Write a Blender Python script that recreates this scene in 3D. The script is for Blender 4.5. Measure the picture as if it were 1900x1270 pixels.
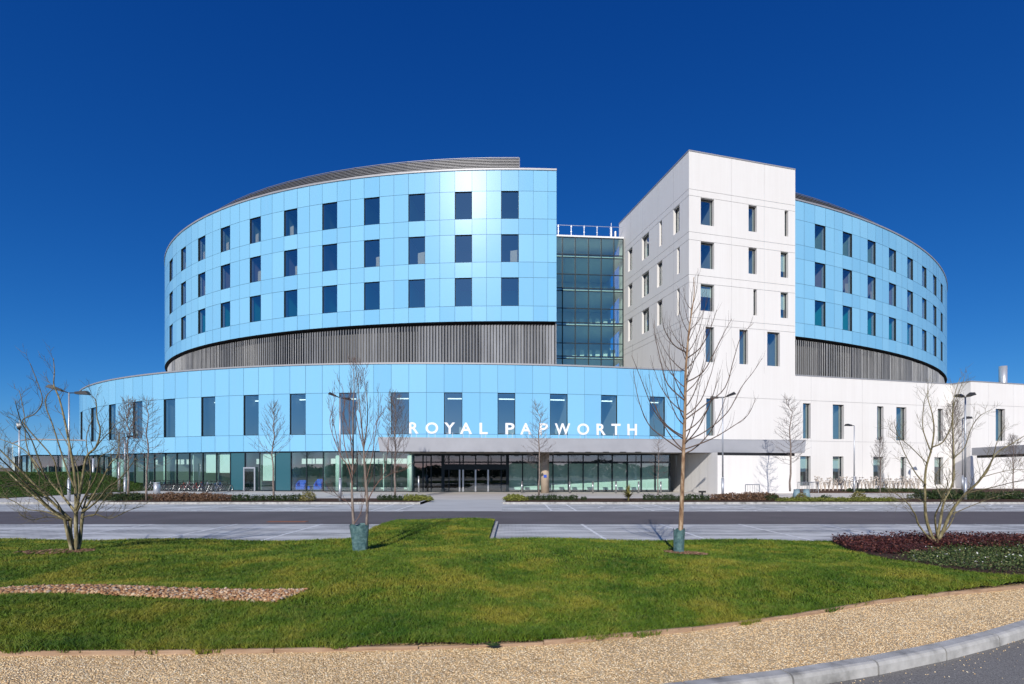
import bpy, math, random
import numpy as np
from mathutils import Vector, Matrix, Quaternion
random.seed(7); R = math.radians
for o in list(bpy.data.objects): bpy.data.objects.remove(o)
sc = bpy.context.scene; col = sc.collection

# ------------------------------------------------------------------ camera, sky, sun
F, CX, HY, H = 930.0, 950.0, 875.0, 1.9          # pixels of a 1900 px wide frame; eye height in m
cd = bpy.data.cameras.new('camera'); cam = bpy.data.objects.new('camera', cd); col.objects.link(cam)
cam.location = (0, 0, H); cam.rotation_euler = (R(90), 0, 0)
cd.sensor_width = 36; cd.lens = 36*F/1900; cd.shift_y = (HY-635)/1900; cd.clip_start = 0.1; cd.clip_end = 5000
sc.camera = cam
SUN_AZ, SUN_EL = (-0.18, -1.0), 30.0
w = bpy.data.worlds.new('World'); sc.world = w; w.use_nodes = True
nt = w.node_tree; nt.nodes.clear()
sky = nt.nodes.new('ShaderNodeTexSky'); sky.sky_type = 'NISHITA'; sky.sun_disc = False
sky.sun_elevation = R(SUN_EL); sky.sun_rotation = math.atan2(SUN_AZ[0], SUN_AZ[1])
sky.altitude = 0; sky.air_density = 0.75; sky.dust_density = 0.15; sky.ozone_density = 4.0
vm = nt.nodes.new('ShaderNodeVectorMath'); vm.operation = 'MULTIPLY'; vm.inputs[1].default_value = (0.08, 0.08, 0.08)
sx = nt.nodes.new('ShaderNodeSeparateXYZ'); cx_n = nt.nodes.new('ShaderNodeCombineXYZ')
nt.links.new(sky.outputs[0], vm.inputs[0]); nt.links.new(vm.outputs[0], sx.inputs[0])
for _i, (_p, _g) in enumerate(((1.85, 1.15), (1.1, 0.86), (0.75, 1.02))):      # polarised, deep blue response of the air, per channel
    pw = nt.nodes.new('ShaderNodeMath'); pw.operation = 'POWER'; pw.inputs[1].default_value = _p
    mu_n = nt.nodes.new('ShaderNodeMath'); mu_n.operation = 'MULTIPLY'; mu_n.inputs[1].default_value = _g*10
    nt.links.new(sx.outputs[_i], pw.inputs[0]); nt.links.new(pw.outputs[0], mu_n.inputs[0]); nt.links.new(mu_n.outputs[0], cx_n.inputs[_i])
bg = nt.nodes.new('ShaderNodeBackground'); bg.inputs['Strength'].default_value = 0.10
wo = nt.nodes.new('ShaderNodeOutputWorld')
nt.links.new(cx_n.outputs[0], bg.inputs['Color']); nt.links.new(bg.outputs[0], wo.inputs['Surface'])
sd = bpy.data.lights.new('sun', 'SUN'); sd.energy = 4.3; sd.angle = R(0.5); sd.color = (1, 0.95, 0.88)
so = bpy.data.objects.new('sun', sd); col.objects.link(so); so.location = (-10, -60, 60)
_n = math.hypot(*SUN_AZ); ce, se = math.cos(R(SUN_EL)), math.sin(R(SUN_EL))
SDIR = Vector((SUN_AZ[0]/_n*ce, SUN_AZ[1]/_n*ce, se))
so.rotation_euler = SDIR.to_track_quat('Z', 'Y').to_euler()
sc.view_settings.view_transform = 'Standard'; sc.view_settings.look = 'None'
sc.view_settings.exposure = 0.0; sc.view_settings.gamma = 1
sc.cycles.max_bounces = 8; sc.cycles.transparent_max_bounces = 16
sc.cycles.caustics_reflective = False; sc.cycles.caustics_refractive = False

# ------------------------------------------------------------------ helpers
def at(px, py, D): return ((px-CX)/F*D, D, H+(HY-py)/F*D)
def tag(o, label=None, cat=None, group=None, kind=None):
    if label: o['label'] = label
    if cat: o['category'] = cat
    if group: o['group'] = group
    if kind: o['kind'] = kind
    return o
def empty(name, loc=(0, 0, 0), rz=0):
    o = bpy.data.objects.new(name, None); col.objects.link(o); o.location = loc; o.rotation_euler = (0, 0, rz)
    o.empty_display_size = .3; return o
def copy_tree(o, parent=None):
    c = o.copy(); col.objects.link(c); c.parent = parent
    for ch in list(o.children): copy_tree(ch, c)
    return c
class MB:
    def __init__(s): s.v = []; s.f = []; s.m = []
    def quad(s, a, b, c, d, m=0):
        n = len(s.v); s.v += [a, b, c, d]; s.f.append((n, n+1, n+2, n+3)); s.m.append(m)
    def poly(s, pts, m=0):
        n = len(s.v); s.v += list(pts); s.f.append(tuple(range(n, n+len(pts)))); s.m.append(m)
    def hexa(s, p, m=0):   # p: 4 bottom, 4 top
        n = len(s.v); s.v += list(p)
        for f in ((0, 3, 2, 1), (4, 5, 6, 7), (0, 1, 5, 4), (1, 2, 6, 5), (2, 3, 7, 6), (3, 0, 4, 7)):
            s.f.append(tuple(n+i for i in f)); s.m.append(m)
    def box(s, x0, x1, y0, y1, z0, z1, m=0):
        s.hexa([(x0, y0, z0), (x1, y0, z0), (x1, y1, z0), (x0, y1, z0), (x0, y0, z1), (x1, y0, z1), (x1, y1, z1), (x0, y1, z1)], m)
    def obox(s, p0, p1, th, z0, z1, m=0, off=0):   # wall-like box from p0 to p1 (xy), thickness to the left side
        dx, dy = p1[0]-p0[0], p1[1]-p0[1]; L = math.hypot(dx, dy) or 1; nx, ny = -dy/L, dx/L
        a = (p0[0]+nx*off, p0[1]+ny*off); b = (p1[0]+nx*off, p1[1]+ny*off)
        c = (b[0]+nx*th, b[1]+ny*th); d = (a[0]+nx*th, a[1]+ny*th)
        s.hexa([(*a, z0), (*b, z0), (*c, z0), (*d, z0), (*a, z1), (*b, z1), (*c, z1), (*d, z1)], m)
    def tube(s, pts, rads, n=6, m=0, cap=True):
        pts = [Vector(p) for p in pts]; base = len(s.v); up = None
        for i, p in enumerate(pts):
            t = (pts[min(i+1, len(pts)-1)]-pts[max(i-1, 0)])
            if t.length < 1e-9: t = Vector((0, 0, 1))
            t.normalize()
            if up is None:
                up = t.orthogonal().normalized()
            else:
                up = up-t*up.dot(t)
                up = up.normalized() if up.length > 1e-6 else t.orthogonal().normalized()
            sd_ = t.cross(up)
            for k in range(n):
                a = 2*math.pi*k/n
                q = p+(up*math.cos(a)+sd_*math.sin(a))*rads[i]; s.v.append((q.x, q.y, q.z))
        for i in range(len(pts)-1):
            for k in range(n):
                a = base+i*n+k; b = base+i*n+(k+1) % n
                s.f.append((a, b, b+n, a+n)); s.m.append(m)
        if cap:
            s.f.append(tuple(base+k for k in reversed(range(n)))); s.m.append(m)
            e = base+(len(pts)-1)*n; s.f.append(tuple(e+k for k in range(n))); s.m.append(m)
    def cyl(s, x, y, z0, z1, r0, r1=None, n=16, m=0):
        s.tube([(x, y, z0), (x, y, z1)], [r0, r0 if r1 is None else r1], n, m)
    def ring(s, c, r, rt, axis='y', n=20, k=6, m=0):
        base = len(s.v)
        for i in range(n):
            a = 2*math.pi*i/n
            for j in range(k):
                b = 2*math.pi*j/k; rr = r+rt*math.cos(b); h = rt*math.sin(b)
                u, v_ = rr*math.cos(a), rr*math.sin(a)
                s.v.append((c[0]+u, c[1]+h, c[2]+v_) if axis == 'y' else ((c[0]+h, c[1]+u, c[2]+v_) if axis == 'x' else (c[0]+u, c[1]+v_, c[2]+h)))
        for i in range(n):
            for j in range(k):
                a = base+i*k+j; b = base+i*k+(j+1) % k; c_ = base+((i+1) % n)*k+(j+1) % k; d = base+((i+1) % n)*k+j
                s.f.append((a, b, c_, d)); s.m.append(m)
    def build(s, name, mats, parent=None, smooth=False):
        me = bpy.data.meshes.new(name); me.from_pydata(s.v, [], s.f)
        if not isinstance(mats, (list, tuple)): mats = [mats]
        for m in mats: me.materials.append(m)
        if len(mats) > 1: me.polygons.foreach_set('material_index', s.m)
        if smooth: me.polygons.foreach_set('use_smooth', [True]*len(s.f))
        me.update(); o = bpy.data.objects.new(name, me); col.objects.link(o); o.parent = parent
        return o

# ------------------------------------------------------------------ materials
def mat(name, c=(0.5, 0.5, 0.5), rough=0.6, metal=0.0, spec=0.5, fn=None, **kw):
    m = bpy.data.materials.new(name); m.use_nodes = True; t = m.node_tree
    b = t.nodes['Principled BSDF']; b.inputs['Base Color'].default_value = (*c, 1); b.inputs['Roughness'].default_value = rough
    b.inputs['Metallic'].default_value = metal; b.inputs['Specular IOR Level'].default_value = spec
    for k, v in kw.items(): b.inputs[k.replace('_', ' ')].default_value = v
    if fn: fn(t, b)
    return m
def nd(t, typ, **kw):
    n = t.nodes.new(typ)
    for k, v in kw.items():
        if k in n.inputs: n.inputs[k].default_value = v
        else: setattr(n, k, v)
    return n
def objco(t, scale=(1, 1, 1)):
    g = nd(t, 'ShaderNodeNewGeometry'); mp = nd(t, 'ShaderNodeMapping'); mp.inputs['Scale'].default_value = scale
    t.links.new(g.outputs['Position'], mp.inputs['Vector']); return mp.outputs[0]
def ramp(t, src, stops):
    r = nd(t, 'ShaderNodeValToRGB'); cr = r.color_ramp
    while len(cr.elements) < len(stops): cr.elements.new(0.5)
    for e, (p, c) in zip(cr.elements, stops): e.position = p; e.color = (*c, 1)
    t.links.new(src, r.inputs[0]); return r.outputs[0]
def noise(t, co, scale, detail=4, rough=0.55):
    n = nd(t, 'ShaderNodeTexNoise'); n.inputs['Scale'].default_value = scale; n.inputs['Detail'].default_value = detail
    n.inputs['Roughness'].default_value = rough; t.links.new(co, n.inputs['Vector']); return n.outputs['Fac']
def mixc(t, fac, a, b, mode='MIX'):
    m = nd(t, 'ShaderNodeMix', data_type='RGBA', blend_type=mode)
    for s, v in ((m.inputs['Factor'], fac), (m.inputs[6], a), (m.inputs[7], b)):
        if isinstance(v, (int, float)): s.default_value = v
        elif isinstance(v, tuple): s.default_value = (*v, 1)
        else: t.links.new(v, s)
    return m.outputs[2]
def bump(t, b, h, strength=0.3, dist=0.02):
    bm_ = nd(t, 'ShaderNodeBump'); bm_.inputs['Strength'].default_value = strength; bm_.inputs['Distance'].default_value = dist
    t.links.new(h, bm_.inputs['Height']); t.links.new(bm_.outputs[0], b.inputs['Normal'])
def noisy(stops, scale, sc3=(1, 1, 1), bstr=0.0, bscale=None, bdist=0.01, detail=5):
    def fn(t, b):
        co = objco(t, sc3); n = noise(t, co, scale, detail); t.links.new(ramp(t, n, stops), b.inputs['Base Color'])
        if bstr: bump(t, b, noise(t, objco(t), bscale or scale*4, 4), bstr, bdist)
    return fn

def f_blue(t, b):
    co = objco(t)
    g = nd(t, 'ShaderNodeNewGeometry')
    rnd = ramp(t, g.outputs['Random Per Island'], [(0, (0.205, 0.485, 0.715)), (1, (0.25, 0.55, 0.77))])
    dirt = noise(t, objco(t, (1, 1, 0.12)), 1.6, 5)
    c = mixc(t, ramp(t, dirt, [(0.45, (0, 0, 0)), (0.8, (0.22, 0.22, 0.22))]), rnd, (0.26, 0.48, 0.68))
    t.links.new(c, b.inputs['Base Color'])
    bump(t, b, noise(t, co, 0.9, 2), 0.06, 0.03)
M = {}
M['blue'] = mat('blue_panel', (0.22, 0.56, 0.87), 0.26, spec=0.10, fn=f_blue)
M['gap'] = mat('joint_dark', (0.10, 0.24, 0.37), 0.8)
def f_white(t, b):
    co = objco(t, (1, 1, 0.05)); n = noise(t, co, 2.6, 6, 0.6)
    c1 = ramp(t, n, [(0.3, (0.765, 0.74, 0.705)), (0.7, (0.80, 0.778, 0.745))])
    n2 = noise(t, objco(t), 0.35, 3); c2 = ramp(t, n2, [(0.35, (0.985, 0.98, 0.975)), (0.65, (1, 1, 1))])
    t.links.new(mixc(t, 1.0, c1, c2, 'MULTIPLY'), b.inputs['Base Color'])
    # fluted precast: fine vertical ribs
    bump(t, b, noise(t, objco(t, (1, 1, 0.02)), 5.0, 3), 0.35, 0.03)
M['white'] = mat('white_precast', (0.78, 0.77, 0.75), 0.8, spec=0.2, fn=f_white)
M['wgap'] = mat('joint_grey', (0.46, 0.45, 0.43), 0.9)
M['coping'] = mat('coping_aluminium', (0.36, 0.36, 0.37), 0.5, 0.2)
M['frame'] = mat('window_frame_dark', (0.018, 0.028, 0.036), 0.5, spec=0.2)
M['louvre'] = mat('galvanised_louvre', (0.30, 0.31, 0.32), 0.5, 0.25, fn=noisy([(0.3, (0.28, 0.283, 0.29)), (0.7, (0.42, 0.425, 0.43))], 1.7, (1, 1, 0.15)))
M['slat'] = mat('roof_slat_metal', (0.20, 0.20, 0.21), 0.5, 0.3)
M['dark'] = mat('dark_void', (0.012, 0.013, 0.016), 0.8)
M['roof'] = mat('roof_membrane', (0.25, 0.25, 0.25), 0.9)
def f_canopy(t, b):
    n = noise(t, objco(t), 0.8, 4); t.links.new(ramp(t, n, [(0.3, (0.38, 0.385, 0.41)), (0.7, (0.43, 0.435, 0.46))]), b.inputs['Base Color'])
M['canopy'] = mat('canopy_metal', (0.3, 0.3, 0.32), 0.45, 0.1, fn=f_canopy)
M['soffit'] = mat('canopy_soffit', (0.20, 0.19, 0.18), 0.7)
M['letter'] = mat('white_letters', (0.85, 0.85, 0.85), 0.45)
M['steel'] = mat('brushed_steel', (0.45, 0.46, 0.47), 0.32, 0.8)
M['galv'] = mat('galvanised_pole', (0.50, 0.52, 0.55), 0.45, 0.55)
M['lampblack'] = mat('lamp_head_dark', (0.02, 0.02, 0.022), 0.5)
M['chimney'] = mat('pale_flue', (0.62, 0.62, 0.62), 0.35, 0.5)
def glassmat(name, tint, refl, rough=0.0):
    m = bpy.data.materials.new(name); m.use_nodes = True; t = m.node_tree; t.nodes.clear()
    o = nd(t, 'ShaderNodeOutputMaterial'); tr = nd(t, 'ShaderNodeBsdfTransparent'); tr.inputs[0].default_value = (*tint, 1)
    gl = nd(t, 'ShaderNodeBsdfGlossy'); gl.inputs['Roughness'].default_value = rough; gl.inputs[0].default_value = (0.92, 0.97, 1, 1)
    lw = nd(t, 'ShaderNodeLayerWeight'); lw.inputs[0].default_value = 0.5; fr = nd(t, 'ShaderNodeMath', operation='POWER'); fr.inputs[1].default_value = 4.5; t.links.new(lw.outputs['Facing'], fr.inputs[0])
    ad = nd(t, 'ShaderNodeMath', operation='MULTIPLY_ADD'); ad.inputs[1].default_value = 1.0; ad.inputs[2].default_value = refl+0.04; ad.use_clamp = True
    n = nd(t, 'ShaderNodeTexNoise'); n.inputs['Scale'].default_value = 1.1; g = nd(t, 'ShaderNodeNewGeometry')
    t.links.new(g.outputs['Position'], n.inputs['Vector'])
    bp = nd(t, 'ShaderNodeBump'); bp.inputs['Strength'].default_value = 0.04; bp.inputs['Distance'].default_value = 0.02
    t.links.new(n.outputs['Fac'], bp.inputs['Height']); t.links.new(bp.outputs[0], gl.inputs['Normal'])
    mx = nd(t, 'ShaderNodeMixShader')
    t.links.new(fr.outputs[0], ad.inputs[0]); t.links.new(ad.outputs[0], mx.inputs[0])
    t.links.new(tr.outputs[0], mx.inputs[1]); t.links.new(gl.outputs[0], mx.inputs[2]); t.links.new(mx.outputs[0], o.inputs[0])
    return m
M['glass'] = glassmat('window_glass', (0.84, 0.95, 0.92), 0.33)
M['glass_green'] = glassmat('shopfront_glass', (0.80, 0.97, 0.92), 0.17)
M['glass_dark'] = glassmat('entrance_glass', (0.40, 0.55, 0.55), 0.10)
M['room_sage'] = mat('sage_wall', (0.32, 0.52, 0.38), 0.8)
M['room_mauve'] = mat('mauve_wall', (0.42, 0.36, 0.38), 0.8)
M['room_teal'] = mat('teal_wall', (0.02, 0.50, 0.52), 0.8)
M['room_grey'] = mat('grey_wall', (0.42, 0.50, 0.50), 0.8)
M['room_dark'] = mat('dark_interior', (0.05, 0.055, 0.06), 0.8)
M['room_floor'] = mat('interior_floor', (0.22, 0.22, 0.21), 0.6)
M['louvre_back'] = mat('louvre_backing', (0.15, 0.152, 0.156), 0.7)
M['screen_back'] = mat('screen_backing', (0.13, 0.13, 0.135), 0.7)
M['jamb'] = mat('pale_jamb', (0.62, 0.72, 0.66), 0.6)
M['curtain'] = mat('cream_curtain', (0.60, 0.52, 0.42), 0.9)
M['blind'] = mat('mint_blind', (0.70, 0.80, 0.74), 0.8)
M['mint'] = mat('mint_column', (0.62, 0.76, 0.68), 0.6)
M['spandrel'] = mat('teal_spandrel', (0.035, 0.12, 0.15), 0.12)
M['whitewall'] = mat('white_paint', (0.8, 0.8, 0.78), 0.7)
M['lamp'] = mat('tube_light', (1, 1, 1), 0.5, Emission_Color=(0.85, 1, 0.97, 1), Emission_Strength=2.2)
M['bluechair'] = mat('blue_upholstery', (0.01, 0.10, 0.62), 0.6)

# ground stuff
def f_grassbase(t, b):
    co = objco(t); n = noise(t, co, 0.9, 5); n2 = noise(t, co, 14, 5)
    c = ramp(t, n, [(0.32, (0.030, 0.062, 0.010)), (0.55, (0.058, 0.085, 0.014)), (0.75, (0.105, 0.11, 0.025))])
    c = mixc(t, 1.0, c, ramp(t, n2, [(0.3, (0.5, 0.5, 0.5)), (0.7, (1.2, 1.2, 1.2))]), 'MULTIPLY')
    t.links.new(c, b.inputs['Base Color']); bump(t, b, noise(t, co, 60, 3), 0.8, 0.03)
M['grass'] = mat('lawn_surface', (0.05, 0.08, 0.015), 0.9, spec=0.1, fn=f_grassbase)
def f_blade(t, b):
    at_ = nd(t, 'ShaderNodeAttribute', attribute_name='tone')
    n = noise(t, objco(t), 0.9, 7, 0.68); n2 = noise(t, objco(t), 5.0, 4, 0.7)
    c = ramp(t, n, [(0.36, (0.036, 0.090, 0.008)), (0.50, (0.090, 0.150, 0.015)), (0.62, (0.20, 0.20, 0.028))])
    c = mixc(t, ramp(t, n2, [(0.5, (0, 0, 0)), (0.8, (0.55, 0.55, 0.55))]), c, (0.27, 0.235, 0.06))
    v = ramp(t, at_.outputs['Fac'], [(0, (0.8, 0.85, 0.7)), (0.85, (1.7, 1.6, 1.4)), (1, (2.8, 2.5, 2.4))])
    t.links.new(mixc(t, 1.0, c, v, 'MULTIPLY'), b.inputs['Base Color'])
M['blade'] = mat('grass_blade', (0.07, 0.13, 0.02), 0.55, spec=0.25, fn=f_blade)
M['blade_dark'] = mat('mound_grass_blade', rough=0.6, spec=0.2, fn=lambda t, b: t.links.new(ramp(t, nd(t, 'ShaderNodeAttribute', attribute_name='tone').outputs['Fac'], [(0, (0.030, 0.070, 0.010)), (1, (0.075, 0.13, 0.022))]), b.inputs['Base Color']))
def f_gravel(t, b):
    co = objco(t); v = nd(t, 'ShaderNodeTexVoronoi'); v.inputs['Scale'].default_value = 75; t.links.new(co, v.inputs['Vector'])
    sp = nd(t, 'ShaderNodeSeparateColor'); t.links.new(v.outputs['Color'], sp.inputs[0])
    c = ramp(t, sp.outputs[0], [(0, (0.52, 0.33, 0.15)), (0.4, (0.76, 0.54, 0.28)), (0.8, (0.86, 0.66, 0.40)), (1, (0.90, 0.78, 0.55))])
    n = noise(t, co, 1.3, 4); c = mixc(t, 1.0, c, ramp(t, n, [(0.3, (0.78, 0.75, 0.72)), (0.7, (1.08, 1.05, 1.0))]), 'MULTIPLY')
    dd = ramp(t, v.outputs['Distance'], [(0.0, (1, 1, 1)), (0.55, (0.75, 0.75, 0.75)), (0.8, (0.3, 0.3, 0.3))])
    t.links.new(c, b.inputs['Base Color'])
    iv = nd(t, 'ShaderNodeMath', operation='SUBTRACT'); iv.inputs[0].default_value = 1; t.links.new(v.outputs['Distance'], iv.inputs[1])
    bump(t, b, iv.outputs[0], 1.0, 0.012)
M['gravel'] = mat('gold_gravel', (0.5, 0.36, 0.2), 0.85, spec=0.2, fn=f_gravel)
def f_peb(stops):
    def fn(t, b):
        g = nd(t, 'ShaderNodeNewGeometry'); t.links.new(ramp(t, g.outputs['Random Per Island'], stops), b.inputs['Base Color'])
    return fn
M['pebble'] = mat('gravel_stone', rough=0.8, spec=0.25, fn=f_peb([(0, (0.55, 0.35, 0.16)), (0.25, (0.80, 0.56, 0.29)), (0.7, (0.90, 0.69, 0.40)), (0.93, (0.94, 0.83, 0.60)), (1, (0.48, 0.38, 0.28))]))
M['cobble'] = mat('cobble_stone', rough=0.75, spec=0.3, fn=f_peb([(0, (0.22, 0.10, 0.045)), (0.4, (0.42, 0.22, 0.10)), (0.7, (0.52, 0.33, 0.18)), (0.9, (0.66, 0.50, 0.34)), (1, (0.26, 0.22, 0.20))]))
def f_asph(c0, c1, sc_=140):
    def fn(t, b):
        co = objco(t); n = noise(t, co, sc_, 3, 0.7); n2 = noise(t, co, 0.45, 5)
        c = ramp(t, n, [(0.3, c0), (0.7, c1)]); c = mixc(t, 1.0, c, ramp(t, n2, [(0.3, (0.85, 0.85, 0.85)), (0.7, (1.1, 1.1, 1.1))]), 'MULTIPLY')
        t.links.new(c, b.inputs['Base Color']); bump(t, b, n, 0.5, 0.006)
    return fn
M['road'] = mat('road_asphalt', rough=0.85, spec=0.2, fn=f_asph((0.105, 0.092, 0.096), (0.155, 0.138, 0.142)))
M['nearroad'] = mat('near_asphalt', rough=0.9, spec=0.2, fn=f_asph((0.11, 0.105, 0.10), (0.33, 0.315, 0.29), 90))
def f_paver(t, b):
    co = objco(t, (1, 1, 1)); br = nd(t, 'ShaderNodeTexBrick'); br.offset = 0.5
    for k, v in (('Scale', 1.0), ('Mortar Size', 0.008), ('Brick Width', 0.24), ('Row Height', 0.12)): br.inputs[k].default_value = v
    br.inputs['Color1'].default_value = (0.32, 0.32, 0.32, 1); br.inputs['Color2'].default_value = (0.42, 0.42, 0.42, 1); br.inputs['Mortar'].default_value = (0.18, 0.18, 0.18, 1)
    t.links.new(co, br.inputs['Vector'])
    n = noise(t, objco(t, (0.35, 1.5, 1)), 0.9, 6, 0.65)
    c = mixc(t, ramp(t, n, [(0.42, (0, 0, 0)), (0.60, (0.8, 0.8, 0.8))]), br.outputs['Color'], (0.66, 0.655, 0.64))
    t.links.new(c, b.inputs['Base Color']); bump(t, b, noise(t, co, 30, 3), 0.3, 0.01)
M['paver'] = mat('grey_paver', rough=0.8, spec=0.2, fn=f_paver)
M['line'] = mat('white_marking', rough=0.7, fn=noisy([(0.35, (0.55, 0.55, 0.55)), (0.6, (0.80, 0.80, 0.79))], 6))
M['kerb'] = mat('kerb_concrete', rough=0.8, spec=0.25, fn=noisy([(0.28, (0.20, 0.195, 0.18)), (0.46, (0.40, 0.39, 0.365)), (0.72, (0.56, 0.545, 0.51))], 4.5, bstr=0.4, bscale=80, bdist=0.004))
M['plaza'] = mat('plaza_paving', rough=0.8, fn=noisy([(0.3, (0.50, 0.46, 0.41)), (0.7, (0.60, 0.56, 0.51))], 0.7, (0.5, 1, 1)))
M['concrete'] = mat('crossing_concrete', rough=0.8, fn=noisy([(0.3, (0.44, 0.43, 0.42)), (0.7, (0.52, 0.51, 0.50))], 0.9, (0.4, 1, 1)))
M['soil'] = mat('bark_mulch', rough=0.95, spec=0.1, fn=noisy([(0.3, (0.035, 0.022, 0.016)), (0.6, (0.11, 0.065, 0.045)), (0.78, (0.24, 0.16, 0.11))], 30, bstr=1.0, bscale=40, bdist=0.04))
M['timber'] = mat('timber_edging', rough=0.85, fn=noisy([(0.3, (0.28, 0.17, 0.10)), (0.7, (0.46, 0.32, 0.21))], 12, (0.3, 1, 3), 0.5, 60))
M['field'] = mat('field_earth', rough=0.95, fn=noisy([(0.3, (0.10, 0.09, 0.045)), (0.7, (0.20, 0.15, 0.09))], 0.05))
def f_bark(stops, s=18):
    def fn(t, b):
        co = objco(t, (1, 1, 0.35)); n = noise(t, co, s, 5); t.links.new(ramp(t, n, stops), b.inputs['Base Color']); bump(t, b, n, 0.5, 0.01)
    return fn
M['bark_tan'] = mat('bark_tan', rough=0.75, spec=0.3, fn=f_bark([(0.32, (0.12, 0.06, 0.03)), (0.5, (0.32, 0.20, 0.115)), (0.68, (0.52, 0.39, 0.26))]))
M['bark_olive'] = mat('bark_olive', rough=0.8, fn=f_bark([(0.35, (0.10, 0.08, 0.035)), (0.55, (0.26, 0.215, 0.10)), (0.72, (0.42, 0.37, 0.24))]))
M['bark_grey'] = mat('bark_grey', rough=0.8, fn=f_bark([(0.3, (0.13, 0.10, 0.085)), (0.6, (0.28, 0.22, 0.18)), (0.75, (0.44, 0.38, 0.33))]))
M['twig'] = mat('twig_brown', (0.115, 0.075, 0.055), 0.8)
M['twig_red'] = mat('twig_reddish', (0.20, 0.115, 0.085), 0.8)
M['twig_olive'] = mat('twig_olive', (0.17, 0.14, 0.07), 0.8)
M['twig_grey'] = mat('twig_grey', (0.17, 0.14, 0.125), 0.8)
def leafmat(name, stops, rough=0.6):
    return mat(name, rough=rough, spec=0.3, fn=f_peb(stops))
M['leaf_box'] = leafmat('box_leaf', [(0, (0.012, 0.028, 0.010)), (0.6, (0.035, 0.065, 0.018)), (1, (0.085, 0.12, 0.035))])
M['leaf_olive'] = leafmat('olive_leaf', [(0, (0.09, 0.08, 0.02)), (0.6, (0.22, 0.20, 0.06)), (1, (0.38, 0.34, 0.14))])
M['leaf_lime'] = leafmat('lime_leaf', [(0, (0.08, 0.10, 0.015)), (0.6, (0.20, 0.22, 0.04)), (1, (0.36, 0.36, 0.09))])
M['leaf_brown'] = leafmat('dry_leaf', [(0, (0.07, 0.035, 0.02)), (0.6, (0.19, 0.105, 0.06)), (1, (0.34, 0.22, 0.13))])
M['leaf_red'] = leafmat('maroon_leaf', [(0, (0.022, 0.008, 0.010)), (0.6, (0.075, 0.020, 0.018)), (0.93, (0.15, 0.05, 0.04)), (1, (0.26, 0.09, 0.045))])
M['leaf_green'] = leafmat('ivy_leaf', [(0, (0.018, 0.035, 0.010)), (0.6, (0.060, 0.095, 0.024)), (0.9, (0.15, 0.19, 0.06)), (1, (0.25, 0.20, 0.10))])
M['petal'] = mat('white_petal', (0.85, 0.85, 0.80), 0.6)
M['stem_pale'] = mat('pale_stem', (0.62, 0.54, 0.46), 0.7)
M['guard'] = mat('tree_guard_plastic', (0.05, 0.16, 0.16), 0.28, spec=0.8, fn=noisy([(0.35, (0.05, 0.11, 0.115)), (0.7, (0.15, 0.25, 0.24))], 14, bstr=0.9, bscale=9, bdist=0.03))
M['rubber'] = mat('black_rubber', (0.015, 0.015, 0.015), 0.7)
M['rust'] = mat('rusty_iron', rough=0.8, fn=noisy([(0.3, (0.18, 0.06, 0.03)), (0.7, (0.32, 0.12, 0.06))], 9))
M['bluesign'] = mat('blue_sign', (0.02, 0.08, 0.5), 0.5)
M['stone_col'] = mat('column_stone', (0.48, 0.38, 0.28), 0.7)
M['blk'] = mat('black_plastic', (0.02, 0.02, 0.02), 0.5)
for nm_, c_ in (('bk_black', (0.02, 0.02, 0.022)), ('bk_white', (0.75, 0.75, 0.75)), ('bk_red', (0.45, 0.03, 0.02)), ('bk_blue', (0.03, 0.09, 0.3)), ('bk_silver', (0.5, 0.5, 0.52))):
    M[nm_] = mat(nm_.replace('bk_', 'bicycle_paint_'), c_, 0.35)

# ------------------------------------------------------------------ the hospital: two oval plans (drum, podium)
class Oval:
    def __init__(s, cx, cy, a, b, th, inset=0.0, n=20000):
        t = np.linspace(0, 2*np.pi, n); x = (a-inset)*np.cos(t); y = (b-inset)*np.sin(t); c, q = math.cos(th), math.sin(th)
        s.X = cx+c*x-q*y; s.Y = cy+q*x+c*y; s.S = np.r_[0, np.cumsum(np.hypot(np.diff(s.X), np.diff(s.Y)))]; s.tot = s.S[-1]
        px = CX+F*s.X/s.Y; i0, i1 = int(px.argmin()), int(px.argmax())
        if i0 > i1: i1 += n-1
        idx = np.arange(i0, i1) % (n-1); q = s.S[idx]; s.fs = np.where(q < q[0]-1e-6, q+s.tot, q); s.fp = px[idx]
    def s_at(s, px): return float(np.interp(px, s.fp, s.fs))
    def pt(s, u):
        u = u % s.tot; return (float(np.interp(u, s.S, s.X)), float(np.interp(u, s.S, s.Y)))
    def nrm(s, u):          # outward
        a, b = s.pt(u-.05), s.pt(u+.05); dx, dy = b[0]-a[0], b[1]-a[1]; L = math.hypot(dx, dy); return (dy/L, -dx/L)
DR = (14.28866247, 103.92618673, 71.84804853, 52.62101241, 0.37145616)
PO = (9.54902867, 102.57087328, 76.75580302, 52.65550518, 0.35653664)
drum = Oval(*DR); pod = Oval(*PO)
GAP = 0.014

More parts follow.
